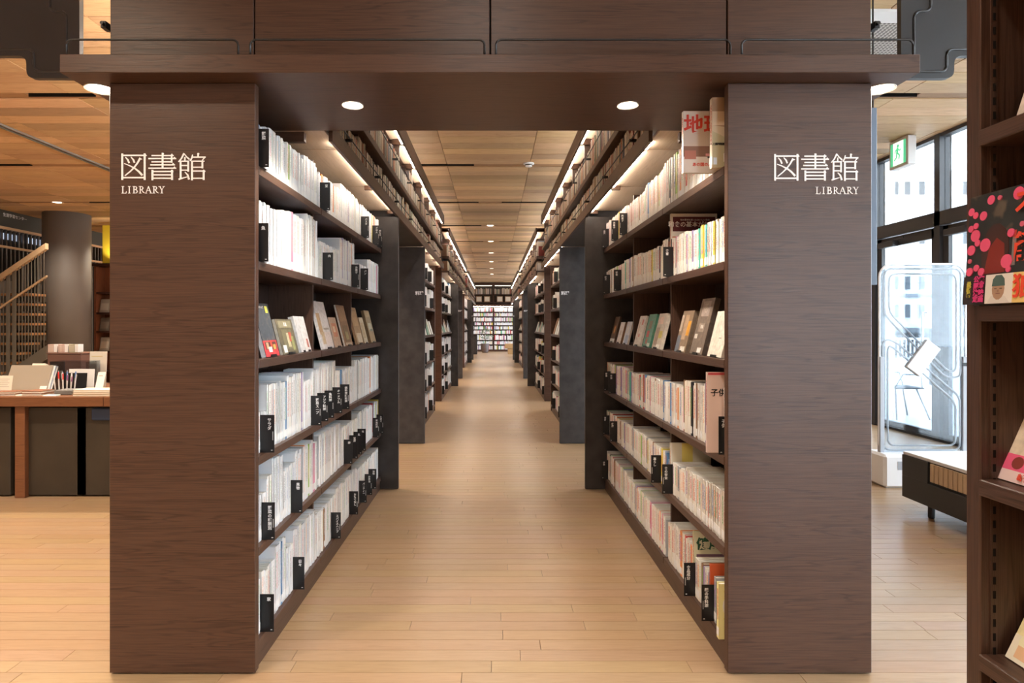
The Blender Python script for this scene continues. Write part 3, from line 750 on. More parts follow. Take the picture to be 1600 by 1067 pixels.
# far shelves: books, leaning display books and tiers as one mass; dividers there stay separate for the next two blocks
def fill(mb, s, z, y0, y1, u, hr, lim, pal=None, tmax=.03, gap=.0):
    y = y0
    h0 = R.uniform(*hr)
    while y < y1-.012:
        t = min(R.uniform(.011,tmax), y1-y)
        if R.random() < .12: h0 = R.uniform(*hr)
        if gap and R.random() < gap: y += R.uniform(.02,.06); continue
        if pal: c = R.choice(pal); ik = R.choice(((.7,.6,.35),(.1,.08,.06),(.75,.7,.6)))
        else: nm, c, ink = pick(s); ik = soft(s, INK[ink])
        stand(mb, s, y, t, z, min(lim, h0*R.uniform(.94,1.03)), R.uniform(.12,.17), u+R.uniform(0,.006), c, ik, pal is None); y += t+.0006
COVS = [(.8,.78,.74),(.35,.2,.12),(.55,.42,.3),(.6,.1,.08),(.2,.24,.3),(.82,.8,.7),(.24,.42,.34),(.7,.66,.62)]
def lean(mb, s, y, w, h, z, u, c, t=.016):
    th = math.radians(16); m = facing((s*u, y + (0 if s < 0 else w), z), s*-PI/2, th)
    mb.box(0, w, 0, t, 0, h, col=c, mtx=m)
for j in range(3):
    for q, y0 in ((0, BLK_A0), (1, BLK_B0)):
        if j == 0 and q == 0: continue
        yy = y0 + PERIOD*j; nb = 2*j+q
        for s in (-1, 1):
            for r in (0,1,2,3,4,5):
                for k in range(3):
                    a, b_ = yy+.036+k*BAY+.012, yy+.036+(k+1)*BAY-.012
                    if r == 2:
                        for i in range(3): lean(far, s, a+.03+i*.28, R.uniform(.15,.2), R.uniform(.19,.27), ROWS[2]+.001, UF[s]+.02, R.choice(COVS))
                    else: fill(far, s, ROWS[r], a, b_, spine_u(s), (.2,.29) if s < 0 else (.18,.25), .31)
                if r != 2 and nb <= 2:
                    for i in range(3 if nb == 1 else 2):
                        c = proto[s].copy(); COL.objects.link(c); c.location = (proto[s].location.x, yy+.3+i*.85+R.uniform(-.2,.2), ROWS[r])
                        c['label'] = 'plain-looking black divider, %s on the %s shelf, %s bookcase %s' % (ordinal(i+1), ROWN[r], SIDE[s], 'past the cross aisle' if nb == 1 else 'third along')
for s in (-1, 1):
    for a, b_ in TIERS:
        fill(far, s, 2.315, a+.05, b_-.05, UP[s]+.035, (.13,.195), .2, OLD, .03, .05)
        fill(far, s, 2.575, a+.05, b_-.05, UP[s]+.05, (.18,.31), .36, OLD, .035, .03)
tag(far.build('shelved_books', M['book']), 'long rows of books filling the farther shelves and upper bookcases', 'books', kind='stuff')
# ------------------------------------------------------------------ face-out display books on the third shelf
def cover_book(label, s, y0, w, h, t, cov, spine, patches, z, u, tilt=14, group='display books on the third shelf', texts=(), cat='display book', rz=None):
    """a book leaning back with its cover to the aisle; spine on the edge nearer the entrance"""
    rz = -s*PI/2 if rz is None else rz; th = math.radians(tilt)
    yb = y0 if s < 0 else y0+w                    # local x runs away from / towards the entrance
    m = facing((s*u, yb, z+.001), rz, th); off = (s*u, y0+w/2, z)
    b = .002; mb = MB()
    mb.box(0, w, 0, b, 0, h, col=cov, mtx=m); mb.box(0, w, t-b, t, 0, h, col=cov, mtx=m)
    sx = (0, b) if s < 0 else (w-b, w)
    mb.box(sx[0], sx[1], b, t-b, 0, h, col=spine, mtx=m)
    o = mb.build('display_book', M['photo'], None, off); tag(o, label, cat, group)
    px = (b, w-.004) if s < 0 else (.004, w-b)
    bx(px[0], px[1], b, t-b, .003, h-.003, mtx=m).build('pages', M['paper'], o)
    if patches:
        pr = MB()
        for i, (a0,a1,g0,g1,c) in enumerate(patches):
            pr.box(w*a0, w*a1, -.0005-.0001*i, .0004, h*g0, h*g1, col=c, mtx=m)
            if len(patches) < 5: pr.build('printed_patch', M['photo'], o); pr = MB()
        if pr.v: pr.build('printed_cover', M['photo'], o)
    for (tx, sz, a, g, mt) in texts:
        me = textmesh(tx, sz, mt, 'CENTER', 1.0, .0003, .0004); me.transform(Matrix.Rotation(PI/2,4,'X')); me.transform(m @ Matrix.Translation((w*a, -.0018, h*g)))
        me.transform(Matrix.Translation(-Vector(off))); q = bpy.data.objects.new('lettering', me); COL.objects.link(q); q.parent = o
    return o, m
def easel(s, y0, w, h, z, u, t, label):
    th = math.radians(14); mb = MB(); m = facing((s*u, y0 if s < 0 else y0+w, z), -s*PI/2, th)
    mb.box(w*.3, w*.7, t+.001, t+.004, .004, h*.6, mtx=m)
    mb.box(w*.3, w*.7, -.004, t+.004, -.0005, .0008, mtx=m); mb.box(w*.3, w*.7, -.006, -.0035, -.0005, .01, mtx=m)
    o = mb.build('book_stand', M['black'], None, (s*(u+.03), y0+w/2, z)); return tag(o, label, 'book stand', 'black stands under the display books')
W_, K_ = M['letter'], M['black']
zd = ROWS[2]+.002
DB = [ # side, y0, w, h, t, cover, spine, patches, label, texts
 (-1,2.505,.155,.232,.022,(.085,.10,.12),(.80,.80,.82),[(0,1,0,.30,(.62,.06,.07)),(.12,.92,.13,.27,(.13,.05,.04)),(.2,.36,.14,.26,(.62,.45,.25)),(.5,.62,.16,.30,(.75,.1,.06)),(.68,.86,.13,.22,(.8,.42,.1)),(.3,.55,.08,.18,(.82,.8,.76)),(.72,.9,.82,.95,(.75,.72,.12))],'dark blue-grey cookbook with red lower band, first on the left display shelf',[('旅のレシピ',.013,.4,.92,W_)]),
 (-1,2.71,.215,.165,.016,(.16,.14,.09),(.5,.48,.42),[(.1,.9,.75,.95,(.34,.31,.2)),(.2,.8,.15,.7,(.22,.20,.12)),(.45,.62,.2,.6,(.62,.58,.38)),(.58,.75,.35,.62,(.55,.12,.08)),(.1,.3,.05,.26,(.85,.85,.85)),(.7,.85,.1,.5,(.36,.38,.16))],'wide green-brown cookbook with a small white label, left display shelf',[('野菜',.02,.5,.84,W_)]),
 (-1,2.968,.07,.182,.026,(.70,.70,.72),(.50,.51,.54),[],'thick grey-white book standing beside the wide green-brown cookbook',[]),
 (-1,3.043,.085,.182,.026,(.80,.79,.80),(.60,.61,.64),[(.45,.75,.12,.36,(.5,.16,.12))],'thick white book with a small red mark, left display shelf',[]),
 (-1,3.36,.215,.275,.018,(.76,.72,.73),(.70,.68,.70),[(0,.3,.3,.75,(.55,.36,.2)),(.1,.4,.1,.35,(.62,.48,.3)),(.35,.95,.05,.35,(.80,.70,.68)),(.4,.9,.4,.44,(.4,.34,.3))],'large pale pink book with tan picture, left display shelf',[]),
 (-1,3.60,.16,.185,.03,(.55,.40,.30),(.30,.25,.23),[(.2,.8,.35,.8,(.62,.25,.14)),(.3,.6,.5,.7,(.8,.66,.5))],'small thick book with reddish bowl on its cover, left display shelf',[]),
 (-1,3.85,.20,.27,.014,(.34,.19,.10),(.75,.72,.68),[(.1,.9,.6,.95,(.42,.25,.13)),(.2,.8,.1,.5,(.22,.14,.07)),(.35,.7,.15,.35,(.42,.36,.16)),(.1,.9,.02,.08,(.6,.5,.4))],'tall brown photo book with white spine, left display shelf',[]),
 (-1,4.19,.20,.265,.016,(.42,.26,.13),(.6,.4,.25),[(.1,.8,.5,.9,(.55,.35,.18)),(.2,.9,.05,.3,(.72,.6,.46))],'tan mottled book beside the farthest left display divider panel',[]),
 (-1,4.42,.13,.195,.026,(.60,.50,.36),(.38,.27,.15),[(.2,.8,.2,.8,(.5,.36,.2))],'small thick ochre book in the middle of the farthest left display bay',[]),
 (-1,4.66,.19,.255,.022,(.36,.24,.13),(.30,.21,.12),[(.2,.8,.4,.6,(.60,.55,.42)),(.4,.9,.35,.42,(.2,.22,.16)),(.1,.9,.8,.95,(.5,.36,.2))],'tall tan book nearest the far end of the left display shelf',[]),
 (1,2.46,.16,.197,.026,(.80,.76,.67),(.78,.72,.62),[(.25,.45,.2,.9,(.74,.69,.60)),(.55,.7,.4,.42,(.35,.3,.25))],'plain cream book, first on the right display shelf',[]),
 (1,2.69,.165,.262,.024,(.20,.155,.125),(.11,.09,.08),[(.2,.8,.68,.95,(.40,.32,.28)),(.25,.7,.4,.55,(.34,.27,.22)),(.1,.3,.28,.36,(.72,.68,.62)),(.55,.85,.03,.12,(.82,.8,.76)),(.4,.6,.46,.52,(.66,.62,.56))],'tall dark brown book with pale flowers, right display shelf',[('花',.05,.5,.81,mat('faded_print',(.5,.42,.36)))]),
 (1,2.93,.165,.21,.022,(.30,.21,.14),(.16,.12,.09),[(0,.35,0,.4,(.16,.18,.22)),(.35,.7,.3,.9,(.52,.36,.24)),(.7,.95,.4,.75,(.80,.38,.05)),(.5,.9,.02,.14,(.82,.78,.7)),(0,.2,.5,.9,(.62,.5,.4))],'brown book with orange lettering, right display shelf nearest bay',[]),
 (1,3.375,.165,.205,.022,(.60,.52,.44),(.72,.66,.58),[(.1,.5,.1,.6,(.40,.30,.24)),(.5,.9,.3,.5,(.58,.48,.12)),(.2,.7,.7,.9,(.78,.55,.45)),(.5,.9,.02,.12,(.86,.84,.78))],'patterned pinkish-brown book beside the green one, right display shelf',[]),
 (1,3.60,.17,.205,.026,(.14,.33,.25),(.08,.24,.17),[(.3,.7,.55,.8,(.30,.22,.16)),(.25,.6,.3,.5,(.58,.12,.12)),(.35,.55,.1,.25,(.5,.14,.12)),(.6,.95,.03,.13,(.7,.76,.68))],'green book with red flowers, middle bay of the right display shelf',[]),
 (1,3.835,.165,.198,.014,(.80,.74,.68),(.74,.68,.62),[(.55,.75,.7,.88,(.66,.2,.16)),(.4,.6,.3,.4,(.75,.3,.25)),(.2,.3,.2,.8,(.7,.6,.5))],'white book with small red motifs, right display shelf',[]),
 (1,4.19,.15,.162,.014,(.70,.72,.78),(.82,.78,.72),[(.3,.9,.05,.4,(.42,.50,.66)),(.2,.6,.5,.8,(.82,.8,.78))],'small pale blue book in the farthest right display bay',[]),
 (1,4.42,.14,.16,.03,(.80,.74,.70),(.30,.18,.10),[(.3,.6,.4,.6,(.66,.55,.5))],'small thick white book with brown spine, right display shelf',[]),
 (1,4.65,.17,.205,.014,(.11,.065,.045),(.10,.06,.04),[(0,1,0,.15,(.84,.82,.8)),(.3,.7,.35,.65,(.52,.22,.08)),(.4,.6,.4,.6,(.75,.45,.2))],'dark brown book with white lower band, right display shelf',[]),
]
for i, (s,y0,w,h,t,cv,sp,pt,lb,tx) in enumerate(DB):
    cover_book(lb, s, y0, w, h, t, cv, sp, pt, zd, UF[s]+.018, texts=tx)
    easel(s, y0, w, h, zd-.001, UF[s]+.018, t, 'black stand propping the %s' % lb.split(',')[0].replace(' with a small white label','').replace('in the middle of the farthest left display bay','in the farthest left bay').replace(' standing beside the wide green-brown cookbook','').replace(' beside the farthest left display divider panel',''))

# ------------------------------------------------------------------ near bookcase at the right edge of the picture
BX = .90; BE = 1.158
cbk = thing('comic_bookcase', 'dark oak bookcase of face-out paperbacks close by on the right', 'bookcase', (BX+.15, .5, 0))
bx(BX, BX+.30, BE-.034, BE, 0, 2.45, c=.002).build('side_panel', M['oak_z'], cbk)
bx(BX+.28, BX+.30, -.9, BE-.034, 0, 2.45).build('back_panel', M['oak_in'], cbk)
bx(BX+.012, BX+.03, -.9, BE-.034, 0, .38).build('plinth', M['oak_y'], cbk)
bx(BX, BX+.30, -.934, -.9, 0, 2.45).build('side_panel', M['oak_z'], cbk)
CZ = [2.03, 1.704, 1.381, 1.060, .737, .41]
for z in CZ: bx(BX-.004, BX+.28, -.9, BE-.034, z-.030, z, c=.002).build('shelf', M['oak_y'], cbk)
rl = bx(BX+.018, BX+.030, BE-.0365, BE-.0335, .41, 2.4).build('shelf_rail', M['oak_z'], cbk)
mb = MB()
z = .45
while z < 2.35: mb.box(BX+.0215, BX+.0265, BE-.0372, BE-.0362, z, z+.014); z += .026
tag(mb.build('rail_slots', M['dark'], rl), kind='stuff')
PK, RD, YL = (.80,.10,.20), (.70,.05,.025), (.82,.62,.22)
redi = mat('vermilion_ink', (.80,.07,.03)); pinki = mat('pink_ink', (.70,.04,.22)); ylwi = mat('yellow_ink', (.62,.55,.08)); whi = M['letter']
def cover_obj(name, label, y_far, w, h, t, cov, spine, z, u, tilt):
    return cover_book(label, 1, y_far-w, w, h, t, cov, spine, None, z, u, tilt, 'face-out paperbacks on the near right bookcase', cat='display book')
def on_cover(o, m, w, h, items, name='printed_cover', lift0=.0005):
    mb = MB()
    for i, it in enumerate(items):
        k = it[0]; c = it[-1]; lf = -lift0-.00008*i
        if k == 'r': _,a0,a1,g0,g1,_c = it; mb.box(w*a0, w*a1, lf, .0003, h*g0, h*g1, col=c, mtx=m)
        elif k == 'o':
            _,a,g,ra,rb,_c = it; n = 14
            mb.prism([(w*a+ra*math.cos(2*PI*q/n), h*g+rb*math.sin(2*PI*q/n)) for q in range(n)], lf, .0003, col=c, mtx=m)
        elif k == 'p': mb.prism([(w*a, h*g) for a, g in it[1]], lf, .0003, col=c, mtx=m)
    return mb.build(name, M['print'], o)
def cover_text(o, m, w, h, tx, sz, a, g, mt, bold=.0005, line=1.0):
    me = textmesh(tx, sz, mt, 'CENTER', line, .0003, bold); me.transform(Matrix.Rotation(PI/2,4,'X')); me.transform(m @ Matrix.Translation((w*a, -.0042, h*g)))
    me.transform(Matrix.Translation(-Vector(o['_w']))); q = bpy.data.objects.new('lettering', me); COL.objects.link(q); q.parent = o
w, h = .150, .200
o, m = cover_obj('manga', 'black paperback with pink dots and red lettering on the near bookcase', 1.133, w, h, .02, (.022,.026,.026), (.02,.02,.02), CZ[2], .876, 4)
it = [('o',.42,.46,.030,.050,(.050,.018,.014)),('p',[(.28,.27),(.58,.27),(.55,.52),(.44,.58),(.34,.5)],(.22,.022,.014)),('r',.66,.71,.32,.62,(.22,.20,.20)),('r',.66,.71,.56,.62,(.45,.06,.05))]
for a, g, r in ((.03,.86,.007),(.10,.82,.006),(.22,.80,.008),(.32,.93,.008),(.70,.93,.0105),(.12,.63,.0105),(.07,.50,.009),(.28,.53,.0115),(.16,.56,.006),(.12,.72,.0055),(.60,.36,.0115),(.63,.29,.005),(.17,.33,.006),(.06,.40,.004),(.07,.30,.0075),(.25,.29,.007),(.78,.66,.0045),(.05,.70,.006),(.64,.60,.007),(.45,.93,.004),(.86,.70,.005),(.92,.34,.006)):
    it.append(('o',a,g,r,r*1.05,(.80,.10,.22) if r > .0045 else (.66,.12,.2)))
it += [('r',0,1,0,.255,(.03,.022,.025)),('r',.34,.72,.0,.255,(.78,.76,.72)),('r',.72,1,0,.255,YL),('p',[(.37,0),(.69,0),(.62,.06),(.56,.075),(.47,.075),(.42,.06)],(.70,.68,.65)),
       ('o',.525,.125,.013,.019,(.42,.27,.18)),('p',[(.435,.15),(.615,.15),(.605,.21),(.565,.245),(.485,.245),(.445,.21)],(.07,.13,.12)),('r',.47,.505,.125,.132,(.10,.06,.05)),('r',.545,.58,.125,.132,(.10,.06,.05)),('r',.515,.535,.10,.118,(.32,.19,.13)),('r',.497,.553,.083,.088,(.25,.10,.09))]
on_cover(o, m, w, h, it)
cover_text(o, m, w, h, '不', .052, .865, .80, redi, .0012); cover_text(o, m, w, h, '能', .052, .865, .45, redi, .0012); cover_text(o, m, w, h, '狼', .042, .865, .125, redi, .001)
cover_text(o, m, w, h, '実\n写\n映\n画', .012, .29, .13, pinki); cover_text(o, m, w, h, '公\n開\n決\n定', .012, .21, .13, pinki); cover_text(o, m, w, h, '最\n新\n巻', .010, .10, .13, ylwi)
w, h = .13, .19
o, m = cover_obj('top', 'green patterned paperback leaning on the near bookcase top shelf in view', 1.03, w, h, .014, (.30,.30,.16), (.3,.3,.2), CZ[1]+.004, .950, 20)
its = [('o',R.uniform(.05,.95),R.uniform(.2,.95),.007,.012,R.choice([(.45,.45,.16),(.12,.12,.10),(.5,.45,.35),(.2,.28,.14)])) for _ in range(34)]
on_cover(o, m, w, h, its)
o, m = cover_obj('front', 'white paperback with red pattern leaning before the green patterned one', 1.075, w, .10, .012, (.72,.62,.54), (.7,.6,.5), CZ[1]+.001, .922, 18)
on_cover(o, m, w, .10, [('o',R.uniform(.05,.95),R.uniform(.1,.9),.006,.007,R.choice([(.62,.16,.10),(.75,.35,.25),(.5,.42,.1)])) for _ in range(14)] + [('p',[(.3,.2),(.6,.9),(.8,.9),(.5,.2)],(.10,.04,.03))])
w, h = .14, .19
o, m = cover_obj('pink', 'cream paperback with a bright pink band leaning on the near bookcase', 1.125, w, h, .016, (.78,.66,.52), (.8,.7,.6), CZ[3]+.001, .932, 24)
on_cover(o, m, w, h, [('r',0,1,.0,.11,(.82,.62,.60)),('r',0,1,.11,.27,(.80,.12,.24)),('o',.2,.19,.012,.012,(.25,.05,.04)),('o',.55,.62,.02,.026,(.82,.62,.16)),('o',.3,.45,.012,.014,(.85,.75,.4)),('p',[(.35,.5),(.5,.62),(.8,.58),(.7,.44)],(.85,.8,.74)),('o',.7,.75,.013,.015,(.76,.30,.10))])
cover_text(o, m, w, h, '大人気', .018, .55, .19, whi); cover_text(o, m, w, h, '新刊 発売', .013, .5, .055, redi)
o, m = cover_obj('yellow', 'pale yellow paperback with a smiling face leaning on the near lower shelf', 1.112, w, h, .016, (.80,.72,.42), (.8,.74,.5), CZ[4]+.001, .936, 26)
on_cover(o, m, w, h, [('r',0,1,.0,.25,(.82,.76,.62)),('o',.62,.55,.03,.034,(.80,.56,.40)),('p',[(.4,.58),(.45,.78),(.6,.82),(.8,.78),(.84,.58),(.78,.7),(.5,.7)],(.05,.03,.02)),('o',.56,.55,.003,.004,(.05,.03,.02)),('o',.7,.55,.003,.004,(.05,.03,.02)),('r',.57,.69,.44,.46,(.6,.15,.1)),('o',.2,.2,.016,.02,(.85,.8,.55)),('r',.1,.3,.04,.16,(.78,.5,.3))])
cover_text(o, m, w, h, '楽しい', .016, .5, .18, mat('brown_ink',(.25,.12,.05)))

# ------------------------------------------------------------------ glass front on the right, doors, what stands outside
DY = [5.85, 7.05, 8.24]
w1 = thing('window_1', 'tall dark-framed glass front beside the library, doors and panes', 'window', (XR, 7, 0), kind='structure')
ys = [-6.8+1.19*k for k in range(0,11)] + DY + [8.24+1.19*k for k in range(1, 19)]
ys = sorted(q for q in ys if q < 5.0) + [5.85, 7.05, 8.24] + sorted(q for q in ys if q > 8.3)
for q in ys: bx(XR-.06, XR+.06, q-.045, q+.045, 0, ZC).build('mullion', M['winframe'], w1)
bx(XR-.06, XR+.06, -7, YB, 2.50, 2.66).build('transom', M['winframe'], w1)
bx(XR-.05, XR+.05, -7, YB, -.02, .03).build('sill', M['winframe'], w1)
bx(XR-.05, XR+.05, -7, YB, ZC-.04, ZC+.1).build('head', M['winframe'], w1)
for i in range(len(ys)-1):
    a, b_ = ys[i]+.045, ys[i+1]-.045
    bx(XR-.004, XR+.004, a, b_, 2.66, ZC-.04).build('pane', M['glass'], w1)
    if not (5.5 < (a+b_)/2 < 8.2): bx(XR-.004, XR+.004, a, b_, .03, 2.50).build('pane', M['glass'], w1)
for q in DY + [4.55, 9.43]: bx(XR+.075, XR+.20, q-.05, q+.07, 0, ZC).build('outer_fin', M['alu'], w1)
for i, (a, b_) in enumerate(((5.90,7.0),(7.10,8.19))):
    d1 = thing('door_%d' % (i+1), '%s dark-framed glass entrance door' % ('nearer','farther')[i], 'door', (XR, (a+b_)/2, 0), kind='structure')
    mb = MB(); fr = .085
    mb.box(XR-.025,XR+.025,a,a+fr,.01,2.49,c=.003); mb.box(XR-.025,XR+.025,b_-fr,b_,.01,2.49,c=.003); mb.box(XR-.025,XR+.025,a,b_,2.37,2.49,c=.003); mb.box(XR-.025,XR+.025,a,b_,.01,.10,c=.003)
    mb.build('door_frame', M['winframe'], d1); bx(XR-.004,XR+.004,a+fr,b_-fr,.10,2.37).build('pane', M['glass'], d1)
    mb = MB(); mb.tube([(XR-.03,a+.16,1.0),(XR-.08,a+.16,1.0),(XR-.08,a+.16,1.5),(XR-.03,a+.16,1.5)], .014, 8); mb.build('door_handle', M['alu'], d1)
    cl = MB(); cl.box(XR-.10,XR-.026,b_-.42,b_-.10,2.36,2.43,c=.004); cl.box(XR-.09,XR-.07,b_-.60,b_-.42,2.44,2.455); cl.build('door_closer', M['winframe'], d1)
tag(bx(XR+.06, 60, -30, 80, -.12, -.02).build('ground', M['concrete']), kind='structure')
# white building across the forecourt
bd = thing('street_building', 'white building across the forecourt beyond the glass doors', 'building', (20, 26, 0))
fac = mat('white_facade', (.70,.71,.73), .8); wg = mat('far_window', (.10,.11,.12), .4, .1)
bx(11, 32, 26, 30, 1.2, 12).build('facade', fac, bd); bx(10.6, 32, 25.2, 26, 1.05, 1.25).build('canopy', mat('grey_canopy',(.10,.11,.12),.7), bd); bx(12, 31, 27.4, 28, 0, 1.2).build('ground_floor', mat('grey_wall',(.16,.17,.18),.7), bd)
bx(10.9, 32, 25.9, 26.02, 2.55, 2.7).build('floor_band', mat('grey_band',(.2,.21,.22),.7), bd)
for fl, zz in ((0,1.65),(1,2.85),(2,4.8),(3,6.9)):
    for k in range(9):
        x = 16.9 + k*.62 + (.12 if k % 3 == 0 else 0)
        fo = bx(x, x+.30, 25.96, 26.05, zz, zz+.62, c=.01).build('window', mat('window_frame_white',(.6,.6,.6)) if (fl,k)==(0,0) else bpy.data.materials['window_frame_white'], bd)
        bx(x+.03, x+.27, 25.945, 25.97, zz+.03, zz+.59).build('pane', wg, fo)
fn = thing('fence', 'white railing with upright bars across the forecourt', 'fence', (10, 14, 0))
for zz in (.10, 1.02): bx(8.3, 11.4, 14-.015, 14+.015, zz, zz+.04).build('rail', M['white'], fn)
for k in range(32): bx(8.35+k*.095, 8.375+k*.095, 13.99, 14.01, .02 if k % 8 == 0 else .12, 1.04).build('bar', M['white'], fn)
for zz in (): pass
bx(10.02, 10.16, 13.86, 14.0, -.02, 1.28, c=.01).build('post', mat('grey_post',(.06,.065,.07),.6), fn)
# wire-backed chair outside
ch = thing('terrace_chair', 'grey wire-backed terrace chair standing outside the glass doors', 'chair', (6.05, 9.0, -.02))
gm = mat('grey_metal', (.035,.037,.04), .5, .4)
for (dx,dy) in ((-.2,-.2),(.2,-.2),(-.2,.2),(.2,.2)): MB().tube([(6.0+dx*.75,9+dy*.75,.43),(6.05+dx*1.2,9+dy*1.2,-.02)], .011, 8).build('leg', gm, ch)
bx(5.8,6.24,8.79,9.22,.42,.445,c=.008).build('seat', gm, ch)
mb = MB()
for k in range(13):
    t = -1+2*k/12; mb.tube([(5.80-.03*(1-t*t),9+.21*t,.45),(5.72-.09*(1-t*t),9+.25*t,.76)], .0045, 5)
for zz, o_ in ((.52,.0),(.60,.02),(.68,.045)): mb.tube([(5.80-o_-.05*(1-t*t), 9+(.21+o_*.4)*t, zz) for t in (-1,-.6,-.2,.2,.6,1)], .0045, 5)
mb.tube([(5.72-.09*(1-t*t), 9+.25*t, .76) for t in (-1,-.6,-.2,.2,.6,1)], .010, 6); tag(mb.build('back_mesh', gm, ch), kind='stuff')
for sg in (-1,1): MB().tube([(5.80,9+.21*sg,.44),(5.90,9+.24*sg,.64),(6.16,9+.23*sg,.63),(6.2,9+.21*sg,.44)], .009, 6).build('armrest', gm, ch)

# clear security gate with looped white aerials
GD = 5.14
g = thing('security_gate', 'clear acrylic security gate with white looped aerials before the glass doors', 'security gate', (X(1440,GD), GD, 0))
gp = lambda px, py: (X(px,GD), GD, Z(py,GD))
wt = mat('gate_white', (.90,.92,.95), .5); gg = mat('gate_grey', (.42,.45,.50), .4)
bx(X(1368,GD), X(1508,GD), GD-.12, GD+.12, 0, Z(706,GD), c=.02).build('base', wt, g)
gb = bx(X(1388,GD), X(1410,GD), GD-.1225, GD-.119, Z(729,GD), Z(716,GD)).build('grille', gg, g)
def rrect(x0,y0,x1,y1,r,n=5):
    P = []
    for cx,cy,a in ((x1-r,y0+r,-PI/2),(x1-r,y1-r,0),(x0+r,y1-r,PI/2),(x0+r,y0+r,PI)):
        for k in range(n+1): q = a+PI/2*k/n; P.append((cx+r*math.cos(q), cy+r*math.sin(q)))
    return P
pts = rrect(1374,413,1508,712,20)
MB().prism([(X(a,GD),Z(b_,GD)) for a,b_ in pts], GD-.008, GD+.008).build('acrylic_panel', M['acrylic'], g)
loop = [gp(a,b_) for a,b_ in pts]
MB().tube(loop, .010, 8, closed=True).build('edge_tube', wt, g, smooth=True)
def rnd(path, r, closed=True, n=4):
    out = []; N = len(path)
    for i in range(N):
        p = Vector(path[i])
        if not closed and i in (0, N-1): out.append(tuple(p)); continue
        a = Vector(path[i-1]); b_ = Vector(path[(i+1)%N]); ra = min(r,(a-p).length*.45); rb = min(r,(b_-p).length*.45)
        pa = p+(a-p).normalized()*ra; pb = p+(b_-p).normalized()*rb
        for k in range(n+1): t = k/n; out.append(tuple(pa*(1-t)**2+p*2*t*(1-t)+pb*t*t))
    return out
for upper in ([(1382,420),(1501,420),(1501,590),(1478,590),(1382,492)], [(1389,428),(1494,428),(1494,580),(1481,580),(1389,488)],
              [(1380,530),(1398,533),(1500,620),(1500,703),(1380,703)], [(1387,540),(1396,543),(1493,628),(1493,696),(1387,696)]):
    MB().tube([gp(a,b_) for a,b_ in rnd([(*p,) for p in upper], 12)], .0080, 8, closed=True).build('aerial_loop', wt, g, smooth=True)
c0 = Vector(gp(1441,559)); mt = Matrix.Translation(c0) @ Matrix.Rotation(-math.radians(53),4,'Y')
bx(-.145, .145, -.022, .022, -.070, .070, mtx=mt, c=.004).build('centre_plate', wt, g)
for a, b_ in ((1373,1380),(1502,1509)): bx(X(a,GD), X(b_,GD), GD-.02, GD+.02, .25, Z(557,GD), c=.004).build('side_post', gg, g)
bx(X(1512,GD)-.06, X(1513,GD), GD-.02, GD-.0205, 1.0, 1.03).build('indicator', M['black'], g)

# bench with a slatted side, exit sign, hanging panel, ceiling grille
bn = thing('bench', 'dark bench with pale slatted side and painted reflection on top before the security gate', 'bench', (3.3, 3.6, 0))
bd_ = mat('bench_dark', (.030,.027,.026), .45); bt_ = mat('bench_top_reflection', (.72,.72,.72), .35)  # bright reflection is painted into the bench top's colour
B0, B1, BF, BN = 2.995, 3.75, 4.44, 2.4
bx(B0+.004, B1, BN, BF-.004, .10, .405).build('body', bd_, bn)
bx(B0-.004, B1, BN, BF, .405, .428, c=.003).build('top', bt_, bn)
bx(B0-.012, B0+.004, BN, BF, .10, .255, c=.002).build('lower_panel', bd_, bn); bx(B0-.012, B0+.004, BF-.26, BF, .255, .405, c=.002).build('upper_panel', bd_, bn)
sl = wood('slat_wood', (.42,.28,.16), (.62,.45,.28), 'Z', 2, bump=0)
y = BN
while y < BF-.28: bx(B0-.010, B0+.004, y+.003, y+.037, .275, .398, c=.002).build('slat', sl, bn); y += .042
for yy in (BN+.2, BF-.2): MB().lathe([(.018,0),(.022,.01),(.022,.10)], 12, B0+.06, yy).build('foot', M['blackm'], bn)
for yy in (BN+.2, BF-.2): MB().lathe([(.018,0),(.022,.01),(.022,.10)], 12, B1-.06, yy).build('foot', M['blackm'], bn)
# exit sign, seen half from the side
ED = 7.21; th = math.radians(-90)
ex = thing('exit_sign', 'green and white exit sign with running figure hanging from the ceiling', 'exit sign', (4.84, ED, ZC-.175))
me_ = facing((4.80, ED, ZC-.176), th, 0) @ Matrix.Scale(1.2,4)
bx(-.138, .138, 0, .085, -.14, .14, mtx=me_, c=.006).build('case', mat('sign_case',(.62,.58,.55),.4), ex)
gface = mat('exit_green', (.10,.55,.30), .4, emis=(.12,.75,.38), es=.55); wface = mat('exit_white', (.9,.95,.9), .4, emis=(.9,1,.93), es=.8)
fc = bx(-.110, .110, -.004, .001, -.112, .112, mtx=me_).build('lit_face', gface, ex)
bx(-.070, .080, -.0055, -.003, -.112, .112, mtx=me_).build('doorway', wface, fc)
rn = MB(); ms = lambda p: (p[0], p[1])
def limb(a, b_, w): 
    dx, dz = b_[0]-a[0], b_[1]-a[1]; l = math.hypot(dx,dz); nx, nz = -dz/l*w/2, dx/l*w/2
    rn.prism([(a[0]+nx,a[1]+nz),(b_[0]+nx,b_[1]+nz),(b_[0]-nx,b_[1]-nz),(a[0]-nx,a[1]-nz)], -.0075, -.005, mtx=me_)
n=12; rn.prism([(.005+.014*math.cos(2*PI*k/n), .072+.016*math.sin(2*PI*k/n)) for k in range(n)], -.0075, -.005, mtx=me_)
for a, b_, w in (((.0,.055),(-.008,.0),.026),((-.004,.045),(.032,.022),.011),((.032,.022),(.05,.036),.010),((-.002,.048),(-.034,.03),.011),((-.034,.03),(-.036,.006),.010),((-.004,.004),(.028,-.022),.014),((.028,-.022),(.02,-.062),.012),((-.012,.002),(-.018,-.04),.014),((-.018,-.04),(-.052,-.062),.012)): limb(a,b_,w)
